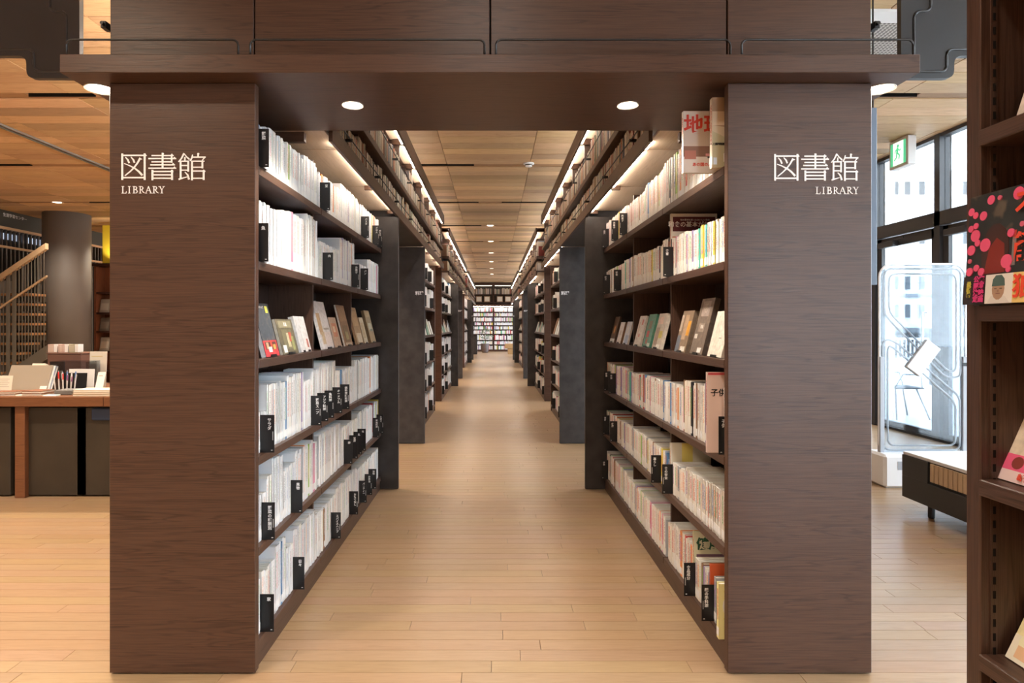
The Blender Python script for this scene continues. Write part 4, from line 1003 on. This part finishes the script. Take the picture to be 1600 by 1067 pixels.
rn.build('running_figure', gface, fc)
bx(-.10, .10, .01, .07, .138, .147, mtx=me_).build('mounting_plate', M['white'], ex)
hb = bx(X(1369.5,4)-.35, X(1370.5,4), 4.0, 4.03, Z(445,4), Z(168,4), c=.003).build('hanging_panel', mat('daylit_charcoal',(.10,.13,.18),.4), None, (X(1360,4), 4.0, Z(445,4)))  # charcoal panel; the blue of cool daylight is put into its colour
tag(hb, 'narrow panel edge of daylight-blued charcoal hanging just behind the right end panel', 'panel'); bx(X(1366,4)-.004, X(1366,4)+.004, 4.011, 4.019, Z(168,4), ZC+.02).build('hanger', M['blackm'], hb)
vg = thing('ceiling_grille', 'white perforated air grille in the ceiling above the right panel', 'air grille', (2.97, 4.6, ZC))
vm = mat('grille_mesh', (.55,.53,.50), .6)
bx(2.55, 3.40, 4.42, 5.20, ZC-.004, ZC+.02).build('mesh_panel', vm, vg)
mb = MB()
for i in range(26):
    for j in range(24): mb.box(2.58+i*.031, 2.596+i*.031, 4.45+j*.031, 4.466+j*.031, ZC-.006, ZC-.003)
tag(mb.build('holes', mat('grille_hole',(.16,.15,.14),.8), vg), kind='stuff')
bx(2.55, 3.40, 4.26, 4.42, ZC-.02, ZC+.02, c=.004).build('trim', M['white'], vg)
M['chan'] = mat('grey_track', (.16,.145,.125), .5)
lt = thing('track_channel', 'grey double track channel running along the wooden ceiling on the left', 'ceiling track', (-5.44, 9, ZC))
for dx in (-.045, .02): bx(-5.44+dx, -5.44+dx+.025, 4.0, 26, ZC-.022, ZC-.0005).build('channel', M['chan'], lt)
bx(-5.46, -5.42, 4.0, 26, ZC-.008, ZC-.0005).build('slot', M['dark'], lt)
sd = thing('smoke_detector', 'round white smoke detector on the ceiling over the aisle', 'smoke detector', (X(826,8.3), 8.31, ZC))
MB().lathe([(.075,ZC),(.075,ZC-.012),(.05,ZC-.02),(.045,ZC-.045),(.0,ZC-.05)], 20, X(826,8.31), 8.31).build('body', M['white'], sd); MB().lathe([(.052,ZC-.022),(.047,ZC-.034),(.052,ZC-.034)], 20, X(826,8.31), 8.31).build('sensor_ring', M['dark'], sd)
for s_, px in (('left',166),('right',1366)):
    d = 2.42; br = MB(); br.box(X(px,d)-.011, X(px,d)+.011, d-.02, d+.02, Z(47,d), Z(36,d), c=.002); br.tube([(X(px,d),d-.03,Z(41,d)),(X(px,d),d+.03,Z(41,d))], .007, 8)
    o = br.build('clamp', M['black'], hd)
# dark stepped plates hanging at both ends of the entrance shelf
PD = 2.96
def plate(mirror, label):
    mx = (lambda x: 1532-x) if mirror else (lambda x: x)
    q = lambda p: (X(mx(p[0]),PD), Z(p[1],PD))
    out = rnd([(-60,-218,0),(124,-218,0),(124,122,0),(41,122,0),(41,87,0),(-60,87,0)], 13)
    t = thing('stepped_plate', label, 'hanging panel', (X(mx(40),PD), PD, Z(122,PD)), 'stepped plates beside the entrance shelf')
    MB().prism([q(p) for p in out], PD, PD+.03).build('plate', M['plate'], t)
    line = rnd([(-60,77,0),(53,77,0),(53,112,0),(104,112,0),(104,18,0),(78,18,0),(78,-218,0)], 11, False)
    MB().tube([(q(p)[0], PD-.001, q(p)[1]) for p in line], .0065, 8).build('bead', M['plate'], t, smooth=True)
plate(False, 'dark stepped plate with raised bead hanging left of the entrance shelf'); plate(True, 'dark stepped plate with raised bead hanging right of the entrance shelf')
# ------------------------------------------------------------------ counter table on the left and the goods on it
TD, TZ, TB = 4.70, .792, 5.85
tb = thing('counter_table', 'long red-brown table with dark cabinets under it on the left', 'table', (-3.7, TD, 0))
bx(-5.6, X(161,TD), TD, TB, .716, TZ, c=.003).build('tabletop', M['table'], tb); bx(X(161.6,TD), -2.2, TD, TB, .716, TZ, c=.003).build('tabletop', M['table'], tb)
for a in (-3.725, -5.3, -2.3): bx(a, a+.078, TD+.03, TD+.11, 0, .716, c=.003).build('leg', M['table'], tb); bx(a, a+.078, TB-.11, TB-.03, 0, .716, c=.003).build('leg', M['table'], tb)
for a, b_ in ((-5.2,-3.79),(X(40,TD+.1),X(139,TD+.1)),(X(150,TD+.3),-2.35)):
    dd = TD+.07 if a < -3.2 else TD+.28
    bx(a, b_, dd, TB-.15, .012, .66 if a > -3.2 else .70, c=.004).build('cabinet', M['cabinet'], tb)
bx(X(139,TD+.1)+.004, X(146,TD+.1), TD+.16, TB-.15, .012, .70).build('cabinet_side', M['dark'], tb)
sk = bx(X(151,TD+.12), -2.4, TD+.05, TD+.40, .60, .70, c=.01).build('storage_box', mat('navy_box',(.02,.035,.07),.6), tb)
T = TZ
def leaning(name, label, cat, d, px0, px1, py0, py1, t, m, tilt, z=T, group=None, lift=.001):
    x0, x1 = X(px0,d), X(px1,d); h = (py1-py0)/F*d/math.cos(math.radians(tilt))
    mm = facing((x0, d, z+lift), 0, math.radians(tilt))
    o = bx(0, x1-x0, 0, t, 0, h, mtx=mm, c=.0008).build(name, m, None, ((x0+x1)/2, d, z)); tag(o, label, cat, group)
    return o, mm, x1-x0, h
grey_p = mat('taupe_folder', (.36,.31,.25), .22, .6); card = mat('cream_card', (.74,.68,.58), .6); kraft = mat('kraft_card', (.52,.36,.18), .7); brown = mat('brown_leatherette', (.22,.08,.035), .45)
o, mm, w, h = leaning('portfolio', 'large taupe folder in clear wrap leaning on the counter', 'folder', 5.05, 5, 71, 561.5, 602, .012, grey_p, 22)
for i in range(3): bx(0.004, w+.012+.006*i, .014+.007*i, .019+.007*i, 0, h, mtx=mm).build('inner_sleeve', M['white'] if i != 1 else mat('blue_sleeve',(.30,.36,.46),.5), o)
bx(w*.84, w*1.0, -.0015, 0, .004, .05, mtx=mm).build('price_tag', M['white'], o); bx(w*.47, w*.78, .012, .05, h+.001, h+.02, mtx=mm).build('top_card', card, o)
o, mm, w, h = leaning('card_sign', 'small cream card sign standing at the left end of the counter', 'sign card', 4.86, -12, 17, 575, 604, .003, card, 8)
for i in range(5): bx(w*.25, w*(.85-.08*(i%2)), -.0006, .0003, h*(.80-.1*i), h*(.83-.1*i), mtx=mm).build('print_line', mat('faint_print',(.45,.40,.34)) if i == 0 else bpy.data.materials['faint_print'], o)
bx(0, w, 0, .05, -.0005, .002, mtx=facing((X(-12,4.86),4.86,T+.001),0,0)).build('foot', card, o)
o, mm, w, h = leaning('tall_card', 'tall cream card sign with small pictures behind the goods', 'sign card', 5.35, 138, 165, 529, 586, .004, card, 4, z=T, lift=.001)
for i in range(4): bx(w*(.55+.14*(i%2)), w*(.62+.14*(i%2)), -.0006, .0003, h*(.28+.1*(i//2)), h*(.34+.1*(i//2)), mtx=mm).build('picture', bpy.data.materials['faint_print'], o)
bx(w*.1, w*.75, -.0006, .0003, h*.86, h*.88, mtx=mm).build('print_line', mat('yellow_print',(.62,.5,.2)), o)
o, mm, w, h = leaning('price_card', 'narrow white price card leaning at the right of the counter', 'sign card', 5.0, 147, 159, 567, 598, .003, M['white'], 18)
bx(w*.6, w*.75, -.0006, .0003, h*.12, h*.17, mtx=mm).build('print_dot', M['black'], o); bx(w*.2, w*.7, -.0006, .0003, h*.8, h*.84, mtx=mm).build('print_line', bpy.data.materials['faint_print'], o)
o, mm, w, h = leaning('white_board', 'white sheet standing behind the black board on the counter', 'display board', 5.12, 106, 146, 566, 600, .003, M['white'], 5)
o, mm, w, h = leaning('black_board', 'black square board leaning behind the pens on the counter', 'display board', 5.02, 98, 134, 574, 604, .006, M['black'], 6)
ab = thing('acrylic_box', 'clear acrylic display box behind the pens on the counter', 'display box', (X(110,5.2), 5.2, T))
x0, x1, zt = X(83,5.2), X(140,5.2), Z(565,5.2)
for a in ((x0,x0+.004,5.16,5.34,T+.001,zt),(x1-.004,x1,5.16,5.34,T+.001,zt),(x0+.004,x1-.004,5.16,5.164,T+.001,zt),(x0,x1,5.16,5.34,zt,zt+.004)): bx(*a).build('sheet', M['acrylic'], ab)
# brown riser with three little boxes
rs = bx(X(74,5.45), X(127,5.45), 5.45, 5.72, T+.0005, Z(553,5.45), c=.004).build('riser_box', mat('mauve_brown',(.15,.075,.055),.5), None, (X(100,5.45),5.5,T)); tag(rs, 'brown riser box at the back of the counter', 'riser'); bx(X(74,5.45)-.006, X(127,5.45)+.006, 5.445, 5.725, Z(553,5.45), Z(551.5,5.45)).build('lid', bpy.data.materials['mauve_brown'], rs)
zr = Z(551.5,5.45)
for i, (a, b_, nm) in enumerate(((70.5,85,'pinkish'),(87,102,'rosy'),(103.5,118,'olive'))):
    a += 4; b_ += 4; d = 5.52; c = ((.50,.36,.32),(.52,.34,.30),(.36,.33,.22))[i]
    o = bx(X(a,d), X(b_,d), d, d+.07, zr+.0005, zr+.075, c=.002).build('tape_box', mat('tape_box_%s'%nm, c, .4), None, (X(a,d),d,zr)); tag(o, 'small %s striped box on the brown riser' % nm, 'small box', 'striped boxes on the riser')
    ww = X(b_,d)-X(a,d); bx(X(a,d)+ww*.66, X(b_,d)+.0006, d-.0008, d+.07, zr+.006, zr+.0755).build('white_label', M['white'], o)
    for k in range(4): bx(X(a,d)+ww*(.08+.14*k), X(a,d)+ww*(.13+.14*k), d-.0006, d, zr+.008, zr+.066).build('stripe', card, o)
# pen stand
ps = bx(X(84,4.83), X(112,4.83), 4.83, 4.98, T+.0005, T+.035, c=.003).build('pen_stand', mat('grey_block',(.14,.13,.12),.5), None, (X(98,4.83),4.9,T)); tag(ps, 'dark grey block holding a cluster of pens on the counter', 'pen stand'); bx(X(84,4.83)+.01, X(112,4.83)-.01, 4.84, 4.97, T+.035, T+.038).build('top_plate', M['alu'], ps)
pc = [('clear',(.62,.6,.58)),('black',(.03,.03,.03)),('red',(.66,.04,.03)),('white',(.8,.8,.8)),('blue',(.1,.2,.45)),('purple',(.28,.1,.22)),('silver',(.5,.5,.52))]
for i in range(14):
    nm, c = pc[[0,1,3,2,3,1,2,4,0,5,3,4,5,6][i]]; x = X(88,4.87)+.011*i*.92; y = 4.86+.03*(i%3); hh = .105+.012*((i*5)%4); lx = (i-6)*.0022
    pm = bpy.data.materials.get('pen_'+nm) or mat('pen_'+nm, c, .3)
    off = (x, y, T+.0385)
    o = MB().tube([(x,y,T+.0385),(x+lx*.6,y,T+.0385+hh*.62)], .0042, 8).build('pen', bpy.data.materials.get('pen_clear') or mat('pen_clear', pc[0][1], .3), None, off)
    tag(o, '%s pen standing %s from the left in the dark pen stand' % (nm, ordinal(i+1)), 'pen', 'pens in the dark stand')
    MB().tube([(x+lx*.6,y,T+.0385+hh*.62),(x+lx,y,T+.0385+hh)], .0052, 8).build('cap', pm, o)
    MB().tube([(x+lx,y,T+.0385+hh),(x+lx*1.08,y,T+.0385+hh+.012)], .002, 6).build('button', M['alu'], o)
# notebooks
def notebook(px0, px1, d0, d1, z, t, m, label, group):
    a, b_ = X(px0,d0), X(px1,d0); off = ((a+b_)/2,(d0+d1)/2,z)
    mb = MB(); mb.box(a,b_,d0,d1,z,z+t*.14); mb.box(a,b_,d0,d1,z+t*.86,z+t); o = mb.build('notebook', m, None, off)
    bx(a+.003,b_-.003,d0+.003,d1-.003,z+t*.14,z+t*.86).build('pages', card, o); return tag(o, label, 'notebook', group)
for i in range(2):
    notebook(-14, 24, 4.76, 4.90, T+.0005+.0165*i, .016, brown, '%s brown-edged notebook in the pile at the far left of the counter' % ('lower','upper')[i], 'brown notebooks on the counter')
    notebook(33.5, 65-.5*i, 4.76, 4.92, T+.0005+.0185*i, .018, brown, '%s brown-edged notebook in the pile before the taupe folder' % ('lower','upper')[i], 'brown notebooks on the counter')
for i in range(3):
    notebook(113+.5*i, 171, 4.735, 4.90, T+.0005+.017*i, .0165, kraft if i < 2 else card, '%s kraft notebook in the pile at the counter\'s right end' % ('lowest','middle','top')[i], 'kraft notebooks on the counter')
def sheet(px0, px1, d0, d1, label, m, z=T, r=0):
    a, b_ = X(px0,d0), X(px1,d0)
    o = bx(a, b_, d0, d1, z+.0005, z+.006, c=.001).build('leaflet_pack', m, None, ((a+b_)/2,(d0+d1)/2,z)); bx(a+.004,b_-.004,d0+.004,d1-.004,z+.006,z+.0075).build('top_sheet', M['white'], o); return tag(o, label, 'leaflets')
sheet(66, 86, 4.735, 4.80, 'thin white leaflet pack by the pen stand', M['white']); sheet(62, 84, 4.98, 5.03, 'flat white leaflet pack before the taupe folder', M['paper']); sheet(140, 175, 4.92, 4.985, 'white leaflet pack behind the kraft notebooks', M['white']); sheet(24, 33, 4.75, 4.80, 'small cream pack between the brown notebook piles', card)

# ------------------------------------------------------------------ behind the counter: column, stairs, slatted wall, banner, bookcase
cl = thing('column', 'thick round bronze column rising behind the counter', 'column', (-8.52, 12.15, 0))
MB().lathe([(.41,0),(.41,ZC+.02)], 56, -8.52, 12.15).build('shaft', M['column'], cl, smooth=True)
MB().lathe([(.42,0),(.42,.08),(.41,.08)], 56, -8.52, 12.15).build('base_ring', M['blackm'], cl, smooth=True)
fasc = mat('green_black_fascia', (.030,.030,.022), .6)
wl = struct('wall_left', bx(XL-.30, XL-.12, YF, YB, -.05, ZC+.2), M['dark'])
bx(XL-.12, XL, 6, 22, 3.24, ZC+.1).build('fascia', fasc, wl); rlm = bx(XL-.12, XL+.015, 6, 22, 3.20, 3.245).build('wood_rail', M['rail'], wl); bx(XL-.10, XL-.02, 6, 22, 2.84, 2.885).build('wood_rail', M['rail'], wl)
put_text('生涯学習センター', .075, (XL+.002, 11.95, 3.47), wl, M['lw'], rz=PI/2)
mb = MB(); y = 6.0
slm = mat('slat_bronze', (.035,.03,.025), .4)
while y < 22: mb.box(XL-.08, XL-.04, y, y+.035, 0, 3.2); y += .105
tag(mb.build('upright_slats', slm, wl), kind='stuff')
lw_ = mat('lit_slot', (.6,.65,.75), .5, emis=(.55,.65,.85), es=.8)
bx(XL-.118, XL-.11, 10.5, 12.2, 3.02, 3.14).build('slot_window', lw_, wl); bx(XL-.118, XL-.11, 12.35, 13.0, 3.02, 3.14).build('slot_window', lw_, wl)
# stairs rising to the right with a wooden handrail and thin balusters
st = thing('staircase', 'open staircase with wooden treads and thin bar balustrade behind the counter', 'staircase', (-9.1, 11.3, 0))
SD = 11.3
def zr_(x): return 2.23 + (x+9.17)*(2.82-2.23)/(.87)
stm = mat('stair_metal', (.13,.11,.085), .4); trd = wood('tread_wood', (.36,.16,.06), (.55,.28,.11), 'X', 1.5, bump=0)
MB().prism([(-9.35,zr_(-9.35)-.06),(-8.30,zr_(-8.30)-.06),(-8.30,zr_(-8.30)+.05),(-9.35,zr_(-9.35)+.05)], SD-.04, SD+.04).build('handrail', M['rail'], st)
MB().prism([(-9.35,zr_(-9.35)-.58),(-8.30,zr_(-8.30)-.58),(-8.30,zr_(-8.30)-.545),(-9.35,zr_(-9.35)-.545)], SD-.02, SD+.02).build('lower_rail', M['rail'], st)
MB().prism([(-9.35,zr_(-9.35)-2.1),(-8.30,zr_(-8.30)-2.1),(-8.30,zr_(-8.30)-1.85),(-9.35,zr_(-9.35)-1.85)], SD-.02, SD+.02).build('stringer', stm, st)
x = -9.34
while x < -8.31: bx(x-.006, x+.006, SD-.006, SD+.006, zr_(x)-1.9, zr_(x)-.05).build('baluster', stm, st); x += .058
for xx in (-9.02, -8.91): bx(xx-.028, xx+.028, SD-.012, SD+.012, 0.0, zr_(xx)-.05).build('post', stm, st)
for k in range(9):
    xr = -9.25+.17*k; zz = .42+.185*k
    if xr > -8.62: xr = -8.62
    bx(max(-9.39,xr-.62), xr, SD+.05, SD+.42, zz, zz+.045, c=.004).build('tread', trd, st)
    bx(max(-9.39,xr-.62), xr, SD+.40, SD+.42, zz-.1, zz).build('riser', stm, st)
for k in range(9): bx(max(-9.39,-9.25+.17*k-.6), min(-8.62,-9.25+.17*k), SD+.46, SD+.48, .25+.185*k, .27+.185*k).build('tread_support', stm, st)
bx(-9.36, -9.30, SD, SD+.5, 0, 2.2).build('wall_stringer', stm, st)
# yellow banner over the red-brown bookcase
BD = 12.9
rb = thing('tall_bookcase', 'red-brown bookcase with dark books standing behind the column', 'bookcase', (-7.6, BD, 0))
xa, xb = X(147,BD), -6.4; zt = Z(416,BD)
for a, b_ in ((xa,xa+.04),(xb-.04,xb),((xa+xb)/2-.02,(xa+xb)/2+.02)): bx(a, b_, BD, BD+.32, 0, zt).build('side_panel', M['redwood'], rb)
bx(xa, xb, BD+.30, BD+.32, 0, zt).build('back_panel', M['redwood'], rb); bx(xa-.06, xb, BD-.03, BD+.32, zt, zt+.06, c=.004).build('cornice', mat('dark_red_wood',(.05,.018,.012),.4), rb)
zs = [Z(q,BD) for q in (456,488,517,548,580)] + [.12]
for zz in zs: bx(xa+.04, xb-.04, BD+.005, BD+.30, zz-.04, zz, c=.002).build('shelf', bpy.data.materials['dark_red_wood'], rb)
for i, zz in enumerate(zs[1:4]):
    for k in range(3):
        x = xa+.07+k*.26; c = [(.34,.30,.24),(.16,.13,.10),(.42,.36,.28)][(i+k)%3]
        mm = facing((x, BD+.06, zz+.001), 0, math.radians(12)); q = bx(0, .20, 0, .02, 0, .29, mtx=mm).build('picture_book', mat('book_tone_%d%d'%(i,k), c, .5), None, (x+.1, BD+.1, zz))
        tag(q, '%s face-out book on the red-brown bookcase, %s shelf' % (('first','second','third')[k], ('upper','middle','lower')[i]), 'picture book', 'face-out books on the red-brown bookcase'); bx(.02,.18,-.0008,.0,.05,.2,mtx=mm).build('printed_cover', mat('cover_tone_%d%d'%(i,k), tuple(v*1.5 for v in c), .5), q)
yb = bx(X(160,13), X(186,13), 13.0, 13.02, zt+.075, Z(352,13), c=.002).build('yellow_banner', mat('yellow_cloth',(.72,.54,.03),.7), None, (X(170,13),13,zt+.07)); tag(yb, 'yellow banner panel standing on the red-brown bookcase', 'banner'); bx(X(160,13), X(186,13), 12.99, 13.03, zt+.0605, zt+.076).build('base_rail', M['blackm'], yb)
lamp('banner_lamp', 'SPOT', (X(166,12.6), 12.75, zt+.12), 14, WARM, (math.radians(150),0,0), .03, angle=120)
# side walls and ends of the hall
struct('wall_back', bx(XL-.2, XR+.1, YB+.02, YB+.2, -.05, ZC+.2), M['dark'])
plain = mat('plain_wall', (.55,.50,.45), .8)
wf = struct('wall_front', bx(XL-.2, 2.0, YF-.2, YF-.02, -.05, ZC+.2), plain)
bx(2.0, XR+.1, YF-.2, YF-.02, 3.3, ZC+.2).build('lintel', plain, wf)
w2 = thing('window_2', 'tall window wall behind the entrance', 'window', (2, YF, 0), kind='structure')
for k in range(4): bx(2.0+1.03*k, 2.09+1.03*k, YF-.15, YF-.05, 0, 3.3).build('mullion', M['winframe'], w2)
for k in range(3): bx(2.09+1.03*k, 3.03+1.03*k, YF-.104, YF-.096, 0, 3.3).build('pane', M['glass'], w2)

# ------------------------------------------------------------------ the end of the aisle
ED_ = 31.45
eb = thing('end_bookcase', 'wide dark bookcase full of white books closing the aisle', 'bookcase', (0, ED_, 0))
Ze = lambda py: Z(py, ED_)
eu = [-2.16, -1.08, 0.0, 1.08, 2.16]
for u in eu: bx(u-.03, u+.03, ED_, ED_+.3, 0, ZC).build('upright', M['oak_z'], eb)
bx(-2.2, 2.2, ED_+.28, ED_+.3, 0, ZC).build('back_panel', M['oak_in'], eb)
bx(-2.2, 2.2, ED_-.06, ED_+.28, 0, .10).build('plinth', M['oak_x'], eb); bx(-2.2, 2.2, ED_-.05, ED_+.28, Ze(478.5), Ze(475), c=.004).build('ledge', M['oak_x'], eb)
bx(-2.1, 2.1, ED_-.03, ED_-.01, Ze(479.3), Ze(478.6)).build('led_strip', M['led'], eb); bx(-2.2, 2.2, ED_-.02, ED_+.02, Ze(446), ZC, c=.004).build('top_board', M['oak_x'], eb)
rowsp = [487,494,502,508,514.5,521.5,531,538,546]
efb = MB()
rowz = [Ze(q) for q in rowsp]
for i, zz in enumerate(rowz):
    for j in range(4): bx(eu[j]+.03, eu[j+1]-.03, ED_, ED_+.28, zz-.03, zz).build('shelf', M['oak_x'], eb)
    lim = (rowz[i-1] if i else Ze(479))-zz-.05
    for j in range(4):
        x = eu[j]+.05
        while x < eu[j+1]-.06:
            t = R.uniform(.02,.06); c = R.choice(WHT*3+CRM+list(ACC.values())[:7]); h = lim*R.uniform(.8,1)
            efb.box(x, x+t, ED_+.03, ED_+.2, zz, zz+h, col=c); x += t+.001
for zz, hh in ((Ze(459.5),.32),(Ze(471.8),.30)):
    for j in range(4):
        bx(eu[j]+.03, eu[j+1]-.03, ED_, ED_+.28, zz-.03, zz).build('shelf', M['oak_x'], eb)
        x = eu[j]+.06
        if hh > .31:
            while x < eu[j+1]-.08:
                t = R.uniform(.03,.06); efb.box(x, x+t, ED_+.03, ED_+.2, zz, zz+hh*R.uniform(.75,1), col=R.choice(OLD)); x += t+.001
    if hh < .31:
        for j in (1,2):
            for q in (.18,.60):
                o = bx(eu[j]+q, eu[j]+q+.30, ED_+.02, ED_+.05, zz+.0005, zz+.30, c=.004).build('framed_book', mat('frame_tan',(.42,.27,.16)) if not bpy.data.materials.get('frame_tan') else bpy.data.materials['frame_tan'], None, (eu[j]+q+.15, ED_+.03, zz))
                bx(eu[j]+q+.03, eu[j]+q+.27, ED_+.017, ED_+.021, zz+.04, zz+.26).build('cover', card, o)
                tag(o, '%s pale face-out volume on the upper ledge of the end bookcase' % ordinal((j-1)*2+(1 if q < .3 else 2)), 'display book', 'volumes on the end bookcase ledge')
for j in range(4): bx(eu[j]+.08, eu[j+1]-.08, ED_+.02, ED_+.04, Ze(446.6), Ze(446.1)).build('led_strip', M['softlens'], eb)
tag(efb.build('end_books', M['print']), 'rows of mostly white books filling the end bookcase', 'books', kind='stuff')
pp = thing('potted_plant', 'small leafy tree in a round grey pot before the end bookcase', 'potted plant', (X(757.5,30), 30.1, 0))
px_, py_ = X(757.5,30), 30.1
MB().lathe([(.12,0),(.17,.06),(.205,.25),(.20,.42),(.21,.45),(.185,.45),(.17,.40)], 24, px_, py_).build('pot', mat('grey_pot',(.16,.135,.14),.5), pp, smooth=True); MB().lathe([(0,.405),(.175,.40)], 20, px_, py_).build('soil', M['dark'], pp)
tk = MB(); tk.tube([(px_,py_,.40),(px_+.02,py_,.62),(px_-.01,py_,.85),(px_+.03,py_,1.12)], [.018,.014,.011,.006], 8)
for a, b_ in (((.02,.62),(.2,.82)),((0,.78),(-.18,1.0)),((.0,.9),(.16,1.1)),((0,.7),(-.14,.72))): tk.tube([(px_+a[0],py_,a[1]),(px_+b_[0],py_+R.uniform(-.1,.1),b_[1])], [.009,.004], 6)
tk.build('stem', mat('bark',(.10,.07,.045),.8), pp)
fo = MB()
for _ in range(130):
    q = R.choice(((.2,.82),(-.18,1.0),(.16,1.1),(-.14,.74),(.03,1.14),(.08,.72))); c = Vector((px_+q[0]+R.gauss(0,.06), py_+R.gauss(0,.08), q[1]+R.gauss(0,.05)))
    m_ = Matrix.Translation(c) @ Matrix.Rotation(R.uniform(0,6.28),4,'Z') @ Matrix.Rotation(R.uniform(-.7,.7),4,'X')
    fo.quadset([(0,0,0),(.06,.035,.012),(.13,0,0),(.06,-.035,.012)], [(0,1,2),(0,2,3)], None, None, m_)
tag(fo.build('leaves', mat('leaf_green',(.16,.24,.14),.45), pp), kind='stuff')
bs = thing('wooden_block_seat', 'pale wooden block seat at the far right end of the aisle', 'seat', (X(797,28.6), 28.6, 0))
sw = wood('pale_block_wood', (.36,.22,.10), (.52,.34,.17), 'X', 1.5, bump=0); xs0, xs1 = X(789,28.6), X(806,28.6)
bx(xs0, xs1, 28.5, 29.0, Z(544.5,28.6), Z(537,28.6), c=.01).build('seat', sw, bs); bx(X(793.5,28.6), xs1-.01, 28.53, 28.97, 0, Z(544.5,28.6), c=.01).build('base', sw, bs)
kp = thing('dark_cabinet', 'dark cabinet standing at the far left end of the aisle', 'cabinet', (X(741,28), 28, 0))
bx(X(737,28), X(745.5,28), 27.95, 28.4, .02, Z(523,28), c=.01).build('body', M['blackm'], kp); bx(X(737,28)-.01, X(745.5,28)+.01, 27.93, 28.41, Z(523,28), Z(522,28), c=.004).build('top', M['oak_x'], kp); bx(X(738.5,28), X(744,28), 27.942, 27.951, .1, Z(525,28)).build('door', M['charcoal'], kp)
bx(X(741,28)-.12, X(741,28)-.06, 28.1, 28.2, Z(522,28), Z(508,28), c=.005).build('screen', M['redwood'], kp)
for o in SC.objects:
    if '_w' in o.keys(): del o['_w']
